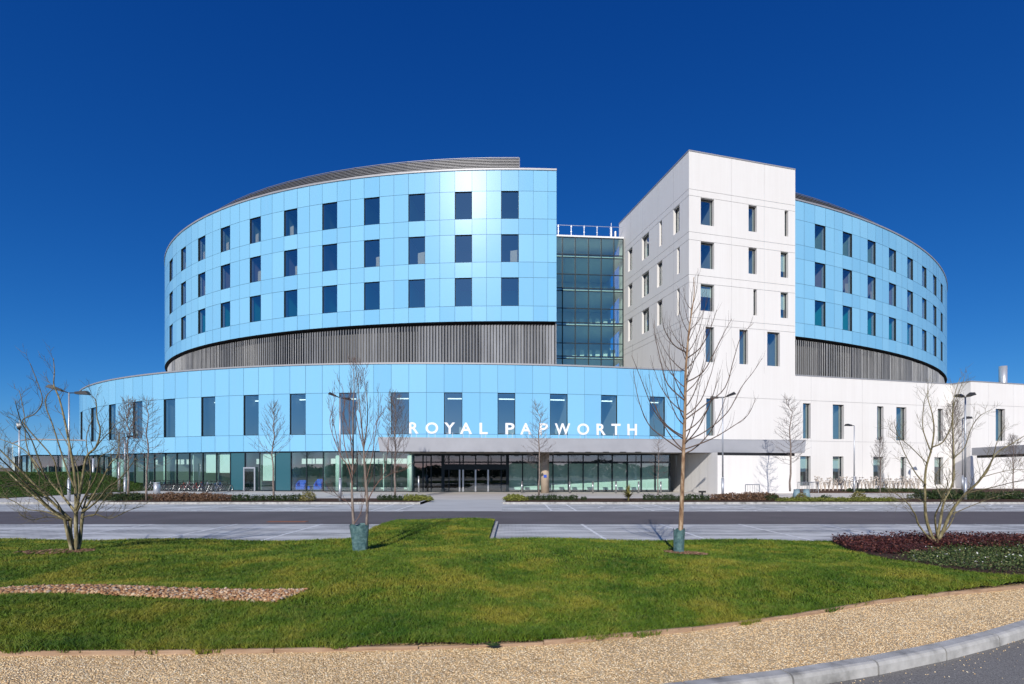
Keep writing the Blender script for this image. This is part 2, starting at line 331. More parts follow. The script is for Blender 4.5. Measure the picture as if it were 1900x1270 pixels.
def lerp2(a, b, t): return (a[0]+(b[0]-a[0])*t, a[1]+(b[1]-a[1])*t)
def inn(a, b):          # unit inward normal of a wall running a->b seen with the outside on its right
    dx, dy = b[0]-a[0], b[1]-a[1]; L = math.hypot(dx, dy); return (-dy/L, dx/L)
def off(p, n, d): return (p[0]+n[0]*d, p[1]+n[1]*d)
def make_window(parent, a, b, z0, z1, room='room_grey', recess=0.10, glass='glass', depth=3.6, margin=0.9, reveal=None, blind=0, light=False, fr=0.045, jamb=0, curtain=None):
    n = inn(a, b); L = math.hypot(b[0]-a[0], b[1]-a[1]); u = ((b[0]-a[0])/L, (b[1]-a[1])/L)
    A, B = off(a, n, recess), off(b, n, recess)
    # frame bars
    f = MB()
    def bar(s0, s1, q0, q1, d0=-0.03, d1=0.07):
        p0 = (A[0]+u[0]*s0, A[1]+u[1]*s0); p1 = (A[0]+u[0]*s1, A[1]+u[1]*s1)
        c0, c1, c2, c3 = off(p0, n, d0), off(p1, n, d0), off(p1, n, d1), off(p0, n, d1)
        f.hexa([(*c0, q0), (*c1, q0), (*c2, q0), (*c3, q0), (*c0, q1), (*c1, q1), (*c2, q1), (*c3, q1)])
    bar(0, fr, z0, z1); bar(L-fr, L, z0, z1); bar(fr, L-fr, z0, z0+fr); bar(fr, L-fr, z1-fr, z1)
    w_ = f.build('window', M['frame'], parent)
    g = MB(); G0, G1 = off((A[0]+u[0]*fr, A[1]+u[1]*fr), n, 0.02), off((A[0]+u[0]*(L-fr), A[1]+u[1]*(L-fr)), n, 0.02)
    g.quad((*G0, z0+fr), (*G1, z0+fr), (*G1, z1-fr), (*G0, z1-fr)); g.build('pane', M[glass], w_)
    # reveal of the opening
    if reveal is not None:
        rv, rm = reveal
        rv.quad((*a, z0), (*A, z0), (*A, z1), (*a, z1), rm); rv.quad((*B, z0), (*b, z0), (*b, z1), (*B, z1), rm)
        rv.quad((*a, z0), (*b, z0), (*B, z0), (*A, z0), rm); rv.quad((*A, z1), (*B, z1), (*b, z1), (*a, z1), rm)
    # room behind, one mesh under its window: side and back walls, dark ceiling and floor, pale lining on one jamb
    r = MB(); mo = margin if jamb == 0 else .03
    ml, mr = (mo if jamb <= 0 else margin), (mo if jamb >= 0 else margin)
    P0, P1 = (A[0]-u[0]*ml+n[0]*.12, A[1]-u[1]*ml+n[1]*.12), (B[0]+u[0]*mr+n[0]*.12, B[1]+u[1]*mr+n[1]*.12)
    Q0, Q1 = off(P0, n, depth), off(P1, n, depth); zf, zc = z0-0.12, z1+0.08
    a_, b_ = off(A, n, .12), off(B, n, .12)
    r.quad((*P0, zf), (*Q0, zf), (*Q0, zc), (*P0, zc)); r.quad((*Q1, zf), (*P1, zf), (*P1, zc), (*Q1, zc)); r.quad((*Q0, zf), (*Q1, zf), (*Q1, zc), (*Q0, zc))
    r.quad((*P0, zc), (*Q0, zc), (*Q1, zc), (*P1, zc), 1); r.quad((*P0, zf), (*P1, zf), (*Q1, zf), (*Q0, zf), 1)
    r.quad((*P0, zf), (*a_, zf), (*a_, zc), (*P0, zc), 1); r.quad((*b_, zf), (*P1, zf), (*P1, zc), (*b_, zc), 1)
    if jamb:
        e = off(a_ if jamb < 0 else b_, (u[0], u[1]), .012 if jamb < 0 else -.012); c = off(e, n, .22); r.quad((*e, z0), (*c, z0), (*c, z1), (*e, z1), 2)
    r.build('room', [M[room], M['room_dark'], M['jamb']], w_)
    if blind:
        bl = MB(); c0, c1 = off(G0, n, .10), off(G1, n, .10); zb = z1-(z1-z0)*blind
        bl.quad((*c0, zb), (*c1, zb), (*c1, z1-fr), (*c0, z1-fr)); bl.build('blind', M['blind'], w_)
    if curtain:   # partly drawn curtain or furniture back: (from, to, height share)
        q = MB(); c0, c1 = off(lerp2(G0, G1, curtain[0]), n, .18), off(lerp2(G0, G1, curtain[1]), n, .22); hz = z0+.03+(z1-z0)*curtain[2]
        q.quad((*c0, z0+.03), (*c1, z0+.03), (*c1, hz), (*c0, hz-.12)); q.build('curtain', M['curtain'], w_)
    if light:
        l = MB(); m0 = off(lerp2(G0, G1, .10), n, 1.2); m1 = off(lerp2(G0, G1, 1.15), n, 1.2); zl = z1-0.42
        l.obox(m0, m1, .12, zl, zl+.09); l.build('ceiling_light', M['lamp'], w_)
    return w_

def curved_facade(parent, oval, bounds, winset, zlines, winrows, name, rowrooms, kw_m=0.3, **kw):
    """bounds: arc positions of panel joints; winset: indices of window modules; zlines ascending; winrows: indices of window rows"""
    pm, bm_ = MB(), MB()
    for i in range(len(bounds)-1):
        a, b = oval.pt(bounds[i]), oval.pt(bounds[i+1]); n = inn(a, b); L = math.hypot(b[0]-a[0], b[1]-a[1]); g = GAP/L
        for j in range(len(zlines)-1):
            z0, z1 = zlines[j], zlines[j+1]
            if i in winset and j in winrows:
                cu = None
                if oval is drum and j == 3 and (i//3) % 3 != 1: cu = (.70, .99, .42) if i % 2 else (.52, .95, .48)
                if oval is drum and j == 5 and a[0] < -20: cu = (.30, .55, .42)
                if oval is drum and j == 5 and a[0] > 30 and i % 2: cu = (.02, .22, .35)
                make_window(parent, a, b, z0, z1, rowrooms[j], margin=kw_m, curtain=cu, reveal=(pm, 1), jamb=(-1 if a[0] < 0 else 1), **kw); continue
            p, q = lerp2(a, b, g), lerp2(a, b, 1-g)
            e = random.uniform(-.004, .004); e2 = random.uniform(-.004, .004)
            p0, q0, p1, q1 = off(p, n, e), off(q, n, e2), off(p, n, -e2), off(q, n, -e)
            pm.quad((*p0, z0+GAP), (*q0, z0+GAP), (*q1, z1-GAP), (*p1, z1-GAP), 0)
            a2, b2 = off(a, n, .05), off(b, n, .05); bm_.quad((*a2, z0), (*b2, z0), (*b2, z1), (*a2, z1))
    pm.build(name, [M['blue'], M['frame']], parent); bm_.build('joint_backing', M['gap'], parent)
def coping(parent, path, z, h=0.16, out=0.06, wdt=0.5, m='coping', name='coping'):
    c = MB()
    for p, q in zip(path[:-1], path[1:]):
        n = inn(p, q); a, b = off(p, n, -out), off(q, n, -out); c_, d = off(q, n, wdt), off(p, n, wdt)
        c.hexa([(*a, z), (*b, z), (*c_, z), (*d, z), (*a, z+h), (*b, z+h), (*c_, z+h), (*d, z+h)])
    return c.build(name, M[m], parent)
def dense(oval, s0, s1, step=1.0):
    k = max(2, int(abs(s1-s0)/step)+1); return [oval.pt(s0+(s1-s0)*i/(k-1)) for i in range(k)]
def fill_bounds(oval, wins, pre, post, step_out):
    """wins: px pairs; returns bounds, window indices"""
    b = []; ws = []
    prs = [(oval.s_at(x0), oval.s_at(x1)) for x0, x1 in wins]
    s = prs[0][0]; left = [s-step_out*(k+1) for k in range(pre)][::-1]; b += left
    for k, (s0, s1) in enumerate(prs):
        ws.append(len(b)); b += [s0, s1]
        if k < len(prs)-1: b.append((s1+prs[k+1][0])/2)
    for p in post: b.append(p)
    return b, set(ws)
ZD = [16.4, 17.88, 20.62, 22.12, 24.79, 26.3, 28.97, 31.0]
rooms_d = {1: 'room_teal', 3: 'room_mauve', 5: 'room_sage'}

# ---- round building
rb = empty('round_building', (0, 75, 0)); rb.location = (0, 0, 0)
tag(rb, 'round pale blue panelled hospital building with louvre band, wide podium and glazed ground floor', 'building')
wl = [(314.5, 320.5), (336, 345), (367.5, 381), (409.5, 427), (463.5, 484), (527, 551.6), (598, 625.5), (675.6, 704.3), (757.9, 788.5), (844, 875.7), (929.9, 962.4)]
bL, wL = fill_bounds(drum, wl, 14, [drum.s_at(989.6), drum.s_at(1016.5), drum.s_at(1032.8)], 1.55)
curved_facade(rb, drum, bL, wL, ZD, {1, 3, 5}, 'blue_cladding', rooms_d)
endL = bL[-1]
wr = [(1512, 1531.6), (1563.7, 1581), (1609.8, 1624.7), (1649.4, 1662.6), (1683.5, 1694), (1711, 1719), (1731.4, 1737.5), (1745.5, 1749)]
bR, wR = fill_bounds(drum, wr, 5, [drum.s_at(1749)+1.6*(k+1) for k in range(14)], 1.6)
curved_facade(rb, drum, bR, wR, ZD, {1, 3, 5}, 'blue_cladding', rooms_d)
def ring_strip(parent, name, m, s0, s1, o1, z1, o2, z2, step=1.0):
    k = max(2, int((s1-s0)/step)+1); mb = MB()
    P = []
    for i in range(k):
        u = s0+(s1-s0)*i/(k-1); p = drum.pt(u); n = drum.nrm(u); P.append((off(p, n, -o1), off(p, n, -o2)))
    for a, b in zip(P[:-1], P[1:]): mb.quad((*a[0], z1), (*b[0], z1), (*b[1], z2), (*a[1], z2))
    return mb.build(name, M[m], parent)
def louvres(parent, s0, s1, sg_=1):
    mb = MB(); k = int((s1-s0)/0.30)
    for i in range(k):
        u = s0+0.1+i*0.30; p = drum.pt(u); n = drum.nrm(u); t = (-n[1], n[0])
        grp = (i//7) % 3
        ang = sg_*R([40, 52, 32][grp] + 4*math.sin(i*1.7))
        d = (t[0]*math.cos(ang)-n[0]*math.sin(ang), t[1]*math.cos(ang)-n[1]*math.sin(ang))
        c = off(p, n, -0.42); e = (-d[1], d[0]); hw, ht = (0.13 if sg_ < 0 else 0.16), 0.022
        q = [(c[0]+d[0]*sx*hw+e[0]*sy*ht, c[1]+d[1]*sx*hw+e[1]*sy*ht) for sx, sy in ((-1, -1), (1, -1), (1, 1), (-1, 1))]
        zt = 16.15
        mb.hexa([(*x, 11.7) for x in q]+[(*x, zt) for x in q])
    mb.build('louvre_screen', M['louvre'], parent)
for s0, s1 in ((bL[0], bL[-1]), (bR[0], bR[-1])):
    louvres(rb, s0, s1, -1 if s0 == bL[0] else 1)
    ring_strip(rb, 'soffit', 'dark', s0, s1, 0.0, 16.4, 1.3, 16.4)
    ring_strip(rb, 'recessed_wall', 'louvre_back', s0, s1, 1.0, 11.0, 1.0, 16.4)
    coping(rb, dense(drum, s0, s1, 1.55), 31.0, 0.17, 0.07, 0.6)
# roof of the drum, end wall where it stops
rp = [drum.pt(bL[0]+(endL-bL[0])*i/60) for i in range(61)]
inner = [off(p, drum.nrm(bL[0]+(endL-bL[0])*i/60), -15) for i, p in enumerate(rp)]
mb = MB()
for i in range(60): mb.quad((*rp[i], 30.9), (*rp[i+1], 30.9), (*inner[i+1], 30.9), (*inner[i], 30.9))
for i in range(60): mb.quad((*inner[i+1], 11), (*inner[i], 11), (*inner[i], 30.9), (*inner[i+1], 30.9))
k = 50; rq = [drum.pt(bR[0]+(bR[-1]-bR[0])*i/k) for i in range(k+1)]; iq = [off(p, drum.nrm(bR[0]+(bR[-1]-bR[0])*i/k), -15) for i, p in enumerate(rq)]
for i in range(k): mb.quad((*rq[i], 30.9), (*rq[i+1], 30.9), (*iq[i+1], 30.9), (*iq[i], 30.9))
for a, b in ((rp[0], inner[0]), (rq[-1], iq[-1])): mb.quad((*a, 11), (*b, 11), (*b, 30.9), (*a, 30.9))
mb.build('roof', M['roof'], rb)
e0 = drum.pt(endL); nn = drum.nrm(endL)
mb = MB(); x0, y0 = off(e0, nn, -.06); x1, y1 = off(e0, nn, -15)
mb.quad((x0, y0, 16.4), (x1, y1, 16.4), (x1, y1, 31), (x0, y0, 31)); mb.build('end_wall', M['blue'], rb)
mb = MB(); x0, y0 = off(e0, nn, -.28); mb.obox(off(e0, nn, -.25), off(e0, nn, -15), .06, 11.5, 16.4); mb.build('end_panel', M['louvre'], rb)
# plant screen on the roof: horizontal slats on posts
def screen(parent, oval_in, s0, s1, z0, z1, nsl):
    mb = MB(); k = int((s1-s0)/3.0)+1; P = [oval_in.pt(s0+(s1-s0)*i/k) for i in range(k+1)]
    for j in range(nsl):
        z = z0+(z1-z0)*j/(nsl-1)
        for a, b in zip(P[:-1], P[1:]):
            n = inn(a, b); a2, b2 = off(a, n, .12), off(b, n, .12)
            mb.hexa([(*a, z-.07), (*b, z-.07), (*b2, z-.01), (*a2, z-.01), (*a, z-.01), (*b, z-.01), (*b2, z+.045), (*a2, z+.045)])
    for p in P:
        mb.box(p[0]-.05, p[0]+.05, p[1]+.14, p[1]+.24, 30.9, z1+.02)
    for a, b in zip(P[:-1], P[1:]):
        n = inn(a, b); a2, b2 = off(a, n, .16), off(b, n, .16)
        mb.quad((*a2, 30.9), (*b2, 30.9), (*b2, z1-.02), (*a2, z1-.02), 1)
    mb.build('roof_screen', [M['slat'], M['screen_back']], parent)
din = Oval(*DR, inset=2.9)
sL = din.s_at(963.5); screen(rb, din, din.s_at(352)-18, sL, 31.25, 34.05, 19)
sR0 = din.s_at(1440); screen(rb, din, sR0, din.s_at(1712)+14, 31.25, 34.05, 19)

# podium
wp = [(149.4, 153.2), (169, 178), (202, 214.5), (246.6, 264), (303.8, 325), (373.5, 399), (452, 479.6), (537.8, 567), (629.5, 661), (726, 758.6), (824, 857.6), (923.5, 955.8), (1020.6, 1053), (1115.5, 1145), (1205.5, 1233.5)]
bP, wP = fill_bounds(pod, wp, 14, [pod.s_at(1251.5), pod.s_at(1262)], 1.65)
ZP = [3.78, 5.35, 9.21, 11.85]
curved_facade(rb, pod, bP, wP, ZP, {1}, 'blue_cladding', {1: 'room_grey'}, kw_m=0.9, light=True, depth=4.5)
coping(rb, dense(pod, bP[0], bP[-1], 1.6), 11.85, 0.14, 0.07, 0.6)
# tower geometry (white building) needed for the roof line
TC = (17.35, 49.2); TD = (3.92/math.hypot(3.92, 1), 1/math.hypot(3.92, 1)); LD = (-TD[1], TD[0])
def front(px, o=(0, 0)):      # point of the white front plane seen at px
    k = (px-CX)/F; s = (k*(TC[1]+o[1])-(TC[0]+o[0]))/(TD[0]-k*TD[1]); return (TC[0]+o[0]+TD[0]*s, TC[1]+o[1]+TD[1]*s)
def side(px):
    k = (px-CX)/F; s = (k*TC[1]-TC[0])/(LD[0]-k*LD[1]); return (TC[0]+LD[0]*s, TC[1]+LD[1]*s)
ea, eb = pod.pt(bP[-1]), front(1269.7); mb = MB()
for z0_, z1_ in zip(ZP[:-1], ZP[1:]): mb.quad((*lerp2(ea, eb, .03), z0_+GAP), (*eb, z0_+GAP), (*eb, z1_-GAP), (*lerp2(ea, eb, .03), z1_-GAP))
mb.build('blue_cladding', M['blue'], rb); coping(rb, [ea, eb], 11.85, .14, .07, .6)
pp = dense(pod, bP[0], bP[-1], 2.0)+[eb]
mb = MB(); mb.poly([(*p, 11.80) for p in pp]+[(TC[0]+LD[0]*45, TC[1]+LD[1]*45, 11.80)])
mb.build('podium_roof', M['roof'], rb)
# ground floor glazing under the podium, on the same modules, set back
def glazed(parent):
    sE = pod.s_at(770)
    fr_, n_ = MB(), 0
    k0 = 2
    for i in range(k0, len(bP)-1):
        if bP[i+1] > sE+.6: break
        a, b = off(pod.pt(bP[i]), pod.nrm(bP[i]), -.18), off(pod.pt(bP[i+1]), pod.nrm(bP[i+1]), -.18)
        n = inn(a, b)
        fr_.obox(lerp2(a, b, -.02), lerp2(a, b, .025), .14, 0.05, 3.76, off=-.05)
        fr_.obox(a, b, .10, 0.02, 0.10, off=-.02); fr_.obox(a, b, .10, 3.68, 3.80, off=-.02)
        px0 = CX+F*a[0]/a[1]; px1 = CX+F*b[0]/b[1]; mid = (px0+px1)/2
        g = MB(); g0, g1 = off(a, n, .02), off(b, n, .02); g.quad((*g0, .08), (*g1, .08), (*g1, 3.7), (*g0, 3.7))
        solid = (424 < mid < 452 or 508 < mid < 538)
        gl = g.build('shopfront_pane', M['spandrel' if solid else 'glass_green'], parent)
        bl = None
        if 373 < mid < 399 or 399 < mid < 424: bl = (1.75, 3.62)
        elif 480 < mid < 508: bl = (1.0, 3.62)
        elif 285 < mid < 300 and False: bl = (2.4, 3.1)
        if bl:
            q = MB(); c0, c1 = off(lerp2(a, b, .1), n, .22), off(lerp2(a, b, .93), n, .22)
            q.quad((*c0, bl[0]), (*c1, bl[0]), (*c1, bl[1]), (*c0, bl[1])); q.build('blind', M['blind'], gl)
    fr_.build('curtain_wall_frame', M['frame'], parent)
    # interior: floor, back wall, cross walls, added daylight bands, columns
    S0, S1 = bP[2], sE
    K = 40; P1 = [off(pod.pt(S0+(S1-S0)*i/K), pod.nrm(S0+(S1-S0)*i/K), -.3) for i in range(K+1)]; P2 = [off(pod.pt(S0+(S1-S0)*i/K), pod.nrm(S0+(S1-S0)*i/K), -5.2) for i in range(K+1)]
    fl, wa, ce_ = MB(), MB(), MB()
    for i in range(K):
        fl.quad((*P1[i], .06), (*P1[i+1], .06), (*P2[i+1], .06), (*P2[i], .06)); ce_.quad((*P1[i], 3.74), (*P2[i], 3.74), (*P2[i+1], 3.74), (*P1[i+1], 3.74))
        wa.quad((*P2[i], .06), (*P2[i+1], .06), (*P2[i+1], 3.74), (*P2[i], 3.74))
    for px in (228, 262, 302, 352, 399, 452, 479, 508, 538.5, 598, 660, 710, 768):
        u = pod.s_at(px); p = pod.pt(u); n = pod.nrm(u); wa.obox(off(p, n, -.42), off(p, n, -5.2), .08, .06, 3.74)
    fl.build('interior_floor', M['room_floor'], parent); ce_.build('interior_ceiling', M['room_grey'], parent); wa.build('interior_wall', M['jamb'], parent)
    bk = MB()  # white strips added to stand for bright daylight from the far side
    for x0, x1 in ((266, 272), (306, 314), (316, 323), (327, 335), (338, 346), (461, 478), (548, 573), (575, 600), (604, 655), (662, 706), (709, 750)):
        pts = [pod.pt(pod.s_at(x)) for x in np.linspace(x0, x1, 4)]
        for a, b in zip(pts[:-1], pts[1:]):
            n = inn(a, b); bk.obox(off(a, n, 1.1), off(b, n, 1.1), .05, 2.62, 3.12)
    bk.build('daylight_band', M['whitewall'], parent)
    for px in (195, 208, 255, 293, 621, 758):
        u = pod.s_at(px); p = off(pod.pt(u), pod.nrm(u), -.95); cmb = MB(); cmb.cyl(p[0], p[1], .06, 3.74, .33, n=20); cmb.build('column', M['mint'], parent, True)
    # door with light frame
    a, b = pod.pt(pod.s_at(451.5)), pod.pt(pod.s_at(473.5)); a, b = off(a, inn(a, b), -.02), off(b, inn(a, b), -.02)
    d = MB(); L = math.hypot(b[0]-a[0], b[1]-a[1]); t = .13/L
    d.obox(a, lerp2(a, b, t), .1, .03, 2.3); d.obox(lerp2(a, b, 1-t), b, .1, .03, 2.3); d.obox(lerp2(a, b, t), lerp2(a, b, 1-t), .1, 2.17, 2.3)
    dd = d.build('door', M['galv'], parent)
    g = MB(); g.obox(lerp2(a, b, t), lerp2(a, b, 1-t), .02, .06, 2.17, off=.03); g.build('door_pane', M['glass_dark'], dd)
glazed(rb)
# entrance front under the canopy: flat screen of dark framed glass
EY = 45.9
ent = MB(); xs = [768, 784, 799, 822]
def ex(px, D=EY): return (px-CX)/F*D
mull = [768, 785, 800, 822] + [833, 853, 859.5, 882.6, 905.8, 930] + [941.7, 969.5, 998, 1026, 1054.5, 1082, 1110, 1136, 1164, 1190, 1216, 1242.5]
zt = 3.42
for p in mull:
    ww = .05 if p not in (822, 941.7) else .14
    dep = .0
    ent.box(ex(p)-ww, ex(p)+ww, EY-.06, EY+.10, .06, 2.68); ent.box(ex(p)-ww, ex(p)+ww, EY-.06, EY+.10, 2.80, zt-.05)
ent.box(ex(768), ex(1242.5), EY-.05, EY+.09, 2.68, 2.80); ent.box(ex(768), ex(1242.5), EY-.05, EY+.09, zt-.05, zt+.08); ent.box(ex(768), ex(1242.5), EY-.05, EY+.09, 0, .06)
ent.box(ex(822)+.15, ex(941.7)-.15, EY-.10, EY-.055, 2.05, 2.55)
ent.build('entrance_frame', M['frame'], rb)
for a, b in zip(mull[:-1], mull[1:]):
    g = MB(); g.quad((ex(a)+.05, EY, .06), (ex(b)-.05, EY, .06), (ex(b)-.05, EY, 2.68), (ex(a)+.05, EY, 2.68)); g.quad((ex(a)+.05, EY, 2.8), (ex(b)-.05, EY, 2.8), (ex(b)-.05, EY, zt-.05), (ex(a)+.05, EY, zt-.05))
    pn = g.build('entrance_pane', M['glass_dark' if a < 941 else 'glass_green'], rb)
    if a > 941:
        q = MB(); q.quad((ex(a)+.07, EY+.35, .2), (ex(b)-.02, EY+.35, .2), (ex(b)-.02, EY+.35, 2.62), (ex(a)+.07, EY+.35, 2.62)); q.build('blind', M['blind'], pn)
for px in (853, 859.5, 882.6, 905.8):
    d = MB(); d.box(ex(px)-.07, ex(px)+.07, EY-.13, EY-.07, .05, 2.05); d.build('door_leaf_stile', M['steel'], rb)
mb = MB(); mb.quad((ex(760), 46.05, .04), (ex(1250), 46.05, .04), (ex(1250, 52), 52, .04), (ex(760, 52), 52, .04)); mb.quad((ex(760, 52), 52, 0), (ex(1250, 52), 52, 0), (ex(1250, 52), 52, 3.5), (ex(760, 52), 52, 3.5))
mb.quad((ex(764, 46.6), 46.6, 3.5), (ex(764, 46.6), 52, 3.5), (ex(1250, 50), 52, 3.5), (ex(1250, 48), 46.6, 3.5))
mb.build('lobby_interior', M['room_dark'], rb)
# glazed link between drum and tower
LY0, LY1 = 61.6, 62.3
def lk(px):
    k = (px-CX)/F; t0 = (1025, LY0); t1 = (1160, LY1); a = (ex(*t0), LY0); b = (ex(*t1), LY1)
    s = (k*a[1]-a[0])/((b[0]-a[0])-k*(b[1]-a[1])); return (a[0]+(b[0]-a[0])*s, a[1]+(b[1]-a[1])*s)
lm = [1020, 1043.6, 1067.3, 1092, 1115.5, 1139, 1156]
lz = [11.8, 13.9, 15.8, 16.1, 17.7, 19.9, 20.25, 22.0, 24.15, 24.5, 26.2, 28.3, 28.65, 30.75]
fr_ = MB()
for p in lm: a = lk(p); fr_.box(a[0]-.055, a[0]+.055, a[1]-.10, a[1]+.06, 11.8, 30.75)
A, B = lk(1020), lk(1157)
for z in lz: fr_.obox(A, B, .10, z-.045, z+.045, off=-.04)
lkf = fr_.build('link_frame', M['frame'], rb)
for a, b in zip(lm[:-1], lm[1:]):
    g = MB(); p, q = lk(a), lk(b); g.quad((*p, 11.8), (*q, 11.8), (*q, 30.75), (*p, 30.75)); g.build('link_glazing', M['glass_green'], rb)
it = MB()
for z in (11.8, 15.95, 20.05, 24.3, 28.45):
    it.obox((A[0], A[1]+.12), (B[0], B[1]+.12), 8, z-.16, z+.16)
it.obox((A[0], A[1]+8.2), (B[0], B[1]+8.2), .1, 11.8, 30.7); it.build('link_floors', M['jamb'], rb)
it = MB()
for z in (15.95, 20.05, 24.3):
    for i in range(9):
        x = A[0]+(B[0]-A[0])*(i+.5)/9; it.box(x-.28, x+.28, 66.2, 66.3, z+1.0, z+2.0)
it.build('link_far_windows', M['jamb'], rb)
coping(rb, [A, B], 30.78, .20, .1, 8.3, 'whitewall', 'link_roof')
rl = MB()
for px in (1036, 1060, 1084, 1108, 1133):
    p = lk(px); rl.box(p[0]-.04, p[0]+.04, p[1]+.1, p[1]+.18, 31.0, 32.3); rl.box(p[0]-.09, p[0]+.09, p[1]+.06, p[1]+.1, 31.42, 31.52); rl.box(p[0]-.09, p[0]+.09, p[1]+.06, p[1]+.1, 32.02, 32.12)
rl.obox((A[0], A[1]+.12), (B[0], B[1]+.12), .03, 32.25, 32.3); rl.build('roof_railing', M['steel'], rb)
aq = lk(1136); rl = MB(); rl.cyl(aq[0], aq[1]+.6, 31.06, 32.4, .12); rl.cyl(aq[0]+.5, aq[1]+.6, 31.06, 31.9, .16); rl.cyl(aq[0], aq[1]+.6, 32.4, 33.0, .03); rl.build('roof_vent', M['galv'], rb)

# ---- low annex at the far left
an = empty('annex_building'); tag(an, 'low single storey blue annex with glazed walls behind the grass mound at far left', 'building')
a0, a1 = (ex(56, 57.7), 57.7), (ex(200, 60.8), 60.8); a2 = (ex(36, 60.5), 60.5); a3 = (ex(22, 67), 67)
pth = [a3, a2, a0, a1]
cl, gl_, fr_ = MB(), MB(), MB()
for p, q in zip(pth[:-1], pth[1:]):
    n = inn(p, q); L = math.hypot(q[0]-p[0], q[1]-p[1]); k = max(1, round(L/2.4))
    for i in range(k):
        u, v = lerp2(p, q, i/k), lerp2(p, q, (i+1)/k)
        uu, vv = lerp2(u, v, .008), lerp2(u, v, .992)
        cl.obox(uu, vv, .05, 3.82, 5.55); fr_.obox(u, lerp2(u, v, .05), .15, 0, 3.8, off=.1)
        g0, g1 = off(u, n, .18), off(v, n, .18); gl_.quad((*g0, 0), (*g1, 0), (*g1, 3.8), (*g0, 3.8))
    fr_.obox(p, q, .12, 3.7, 3.81, off=.12); fr_.obox(p, q, .06, 3.8, 5.55, off=.08)
cl.build('blue_cladding', M['blue'], an); gl_.build('glazing', M['glass_green'], an); fr_.build('frame', M['frame'], an)
coping(an, pth, 5.55, .13, .07, .5)
mb = MB(); bk = [(a1[0], 70), (a3[0], 72)]
mb.poly([(*p, 5.5) for p in (a3, a2, a0, a1)]+[(a1[0], 72, 5.5), (a3[0], 72, 5.5)]); mb.build('roof', M['roof'], an)
mb = MB(); mb.obox((a3[0]+1, 66), (a1[0]+3, 68), .1, 0, 5.4); mb.obox((ex(90, 60), 60), (ex(92, 66), 66), .1, 0, 3.8); mb.build('interior_wall', M['room_grey'], an)
mb = MB()
for px in (60, 120): mb.cyl(ex(px, 59.6), 59.6, 0, 3.8, .3, n=16)
mb.build('column', M['mint'], an, True)

# ---- white building
wb = empty('white_building'); tag(wb, 'white precast concrete tower with long two storey wing and scattered tall windows', 'building')
def flat_wall(parent, P0, P1, z0, z1, wins, hj=(), vj=(), name='wall', ztop=None, recess=.32, depth=2.2, margin=.45, room='room_grey', mt='white'):
    """wins: dicts s0,s1,z0,z1 (s in metres along P0->P1); hj/vj joint positions"""
    L = math.hypot(P1[0]-P0[0], P1[1]-P0[1]); u = ((P1[0]-P0[0])/L, (P1[1]-P0[1])/L); n = inn(P0, P1)
    pt = lambda s, d=0: (P0[0]+u[0]*s+n[0]*d, P0[1]+u[1]*s+n[1]*d)
    g = 0.014; zs = {z0, z1}; jz = set()
    for z in hj:
        if z0 < z < z1: zs |= {z-g, z+g}; jz.add(round(z-g, 4))
    for w_ in wins: zs |= {w_['z0'], w_['z1']}
    zs = sorted(zs); mb = MB()
    for a, b in zip(zs[:-1], zs[1:]):
        if b-a < 1e-5: continue
        if round(a, 4) in jz and b-a < 2.1*g:
            mb.quad((*pt(0, .03), a), (*pt(L, .03), a), (*pt(L, .03), b), (*pt(0, .03), b), 1)
            mb.quad((*pt(0), a), (*pt(L), a), (*pt(L, .03), a), (*pt(0, .03), a), 1); continue
        op = sorted((w_['s0'], w_['s1']) for w_ in wins if w_['z0'] < (a+b)/2 < w_['z1'])
        cur = 0; spans = []
        for s0, s1 in op: spans.append((cur, s0)); cur = s1
        spans.append((cur, L))
        for s0, s1 in spans:
            cuts = [s0]+[v for v in vj if s0+.05 < v < s1-.05]+[s1]
            for i in range(len(cuts)-1):
                c0 = cuts[i]+(.006 if i else 0); c1 = cuts[i+1]-(.006 if i < len(cuts)-2 else 0)
                mb.quad((*pt(c0), a), (*pt(c1), a), (*pt(c1), b), (*pt(c0), b), 0)
                if i < len(cuts)-2: mb.quad((*pt(c1, .03), a), (*pt(c1+.012, .03), a), (*pt(c1+.012, .03), b), (*pt(c1, .03), b), 1)
    for w_ in wins:
        make_window(parent, pt(w_['s0']), pt(w_['s1']), w_['z0'], w_['z1'], w_.get('room', room), recess, 'glass', w_.get('depth', depth), margin, (mb, 0), w_.get('blind', 0), w_.get('light', False), jamb=w_.get('jamb', 0))
    return mb.build(name, [M[mt], M['wgap']], parent)
def sfr(px, P0, o=(0, 0)): p = front(px, o); return math.hypot(p[0]-P0[0], p[1]-P0[1])
def W(px0, px1, z0, z1, P0, **k): return dict(s0=sfr(px0, P0), s1=sfr(px1, P0), z0=z0, z1=z1, **k)
TCx = front(1278.3); TE = front(1475.5)
tw = [W(1300.2, 1324.8, 26.3, 28.97, TCx, jamb=1), W(1388.9, 1404.2, 26.3, 28.97, TCx, jamb=1), W(1455.9, 1462.6, 26.3, 28.97, TCx, jamb=1),
      W(1300.2, 1325.2, 22.0, 24.65, TCx, jamb=1), W(1388.9, 1404.2, 22.0, 24.65, TCx, jamb=1), W(1448.6, 1462.4, 22.0, 24.65, TCx, blind=.7),
      W(1300.2, 1325.2, 17.8, 20.45, TCx, blind=.42), W(1398, 1404.4, 17.8, 20.45, TCx, jamb=1), W(1448.6, 1462.4, 17.8, 20.45, TCx, blind=.62),
      W(1309.3, 1325.2, 12.75, 16.25, TCx, jamb=1), W(1372, 1387.8, 12.75, 16.25, TCx, jamb=1), W(1423.6, 1447, 12.75, 16.25, TCx, jamb=1)]
HJ = (29.65, 29.02, 25.45, 24.68, 21.25, 20.48, 17.05, 16.4)
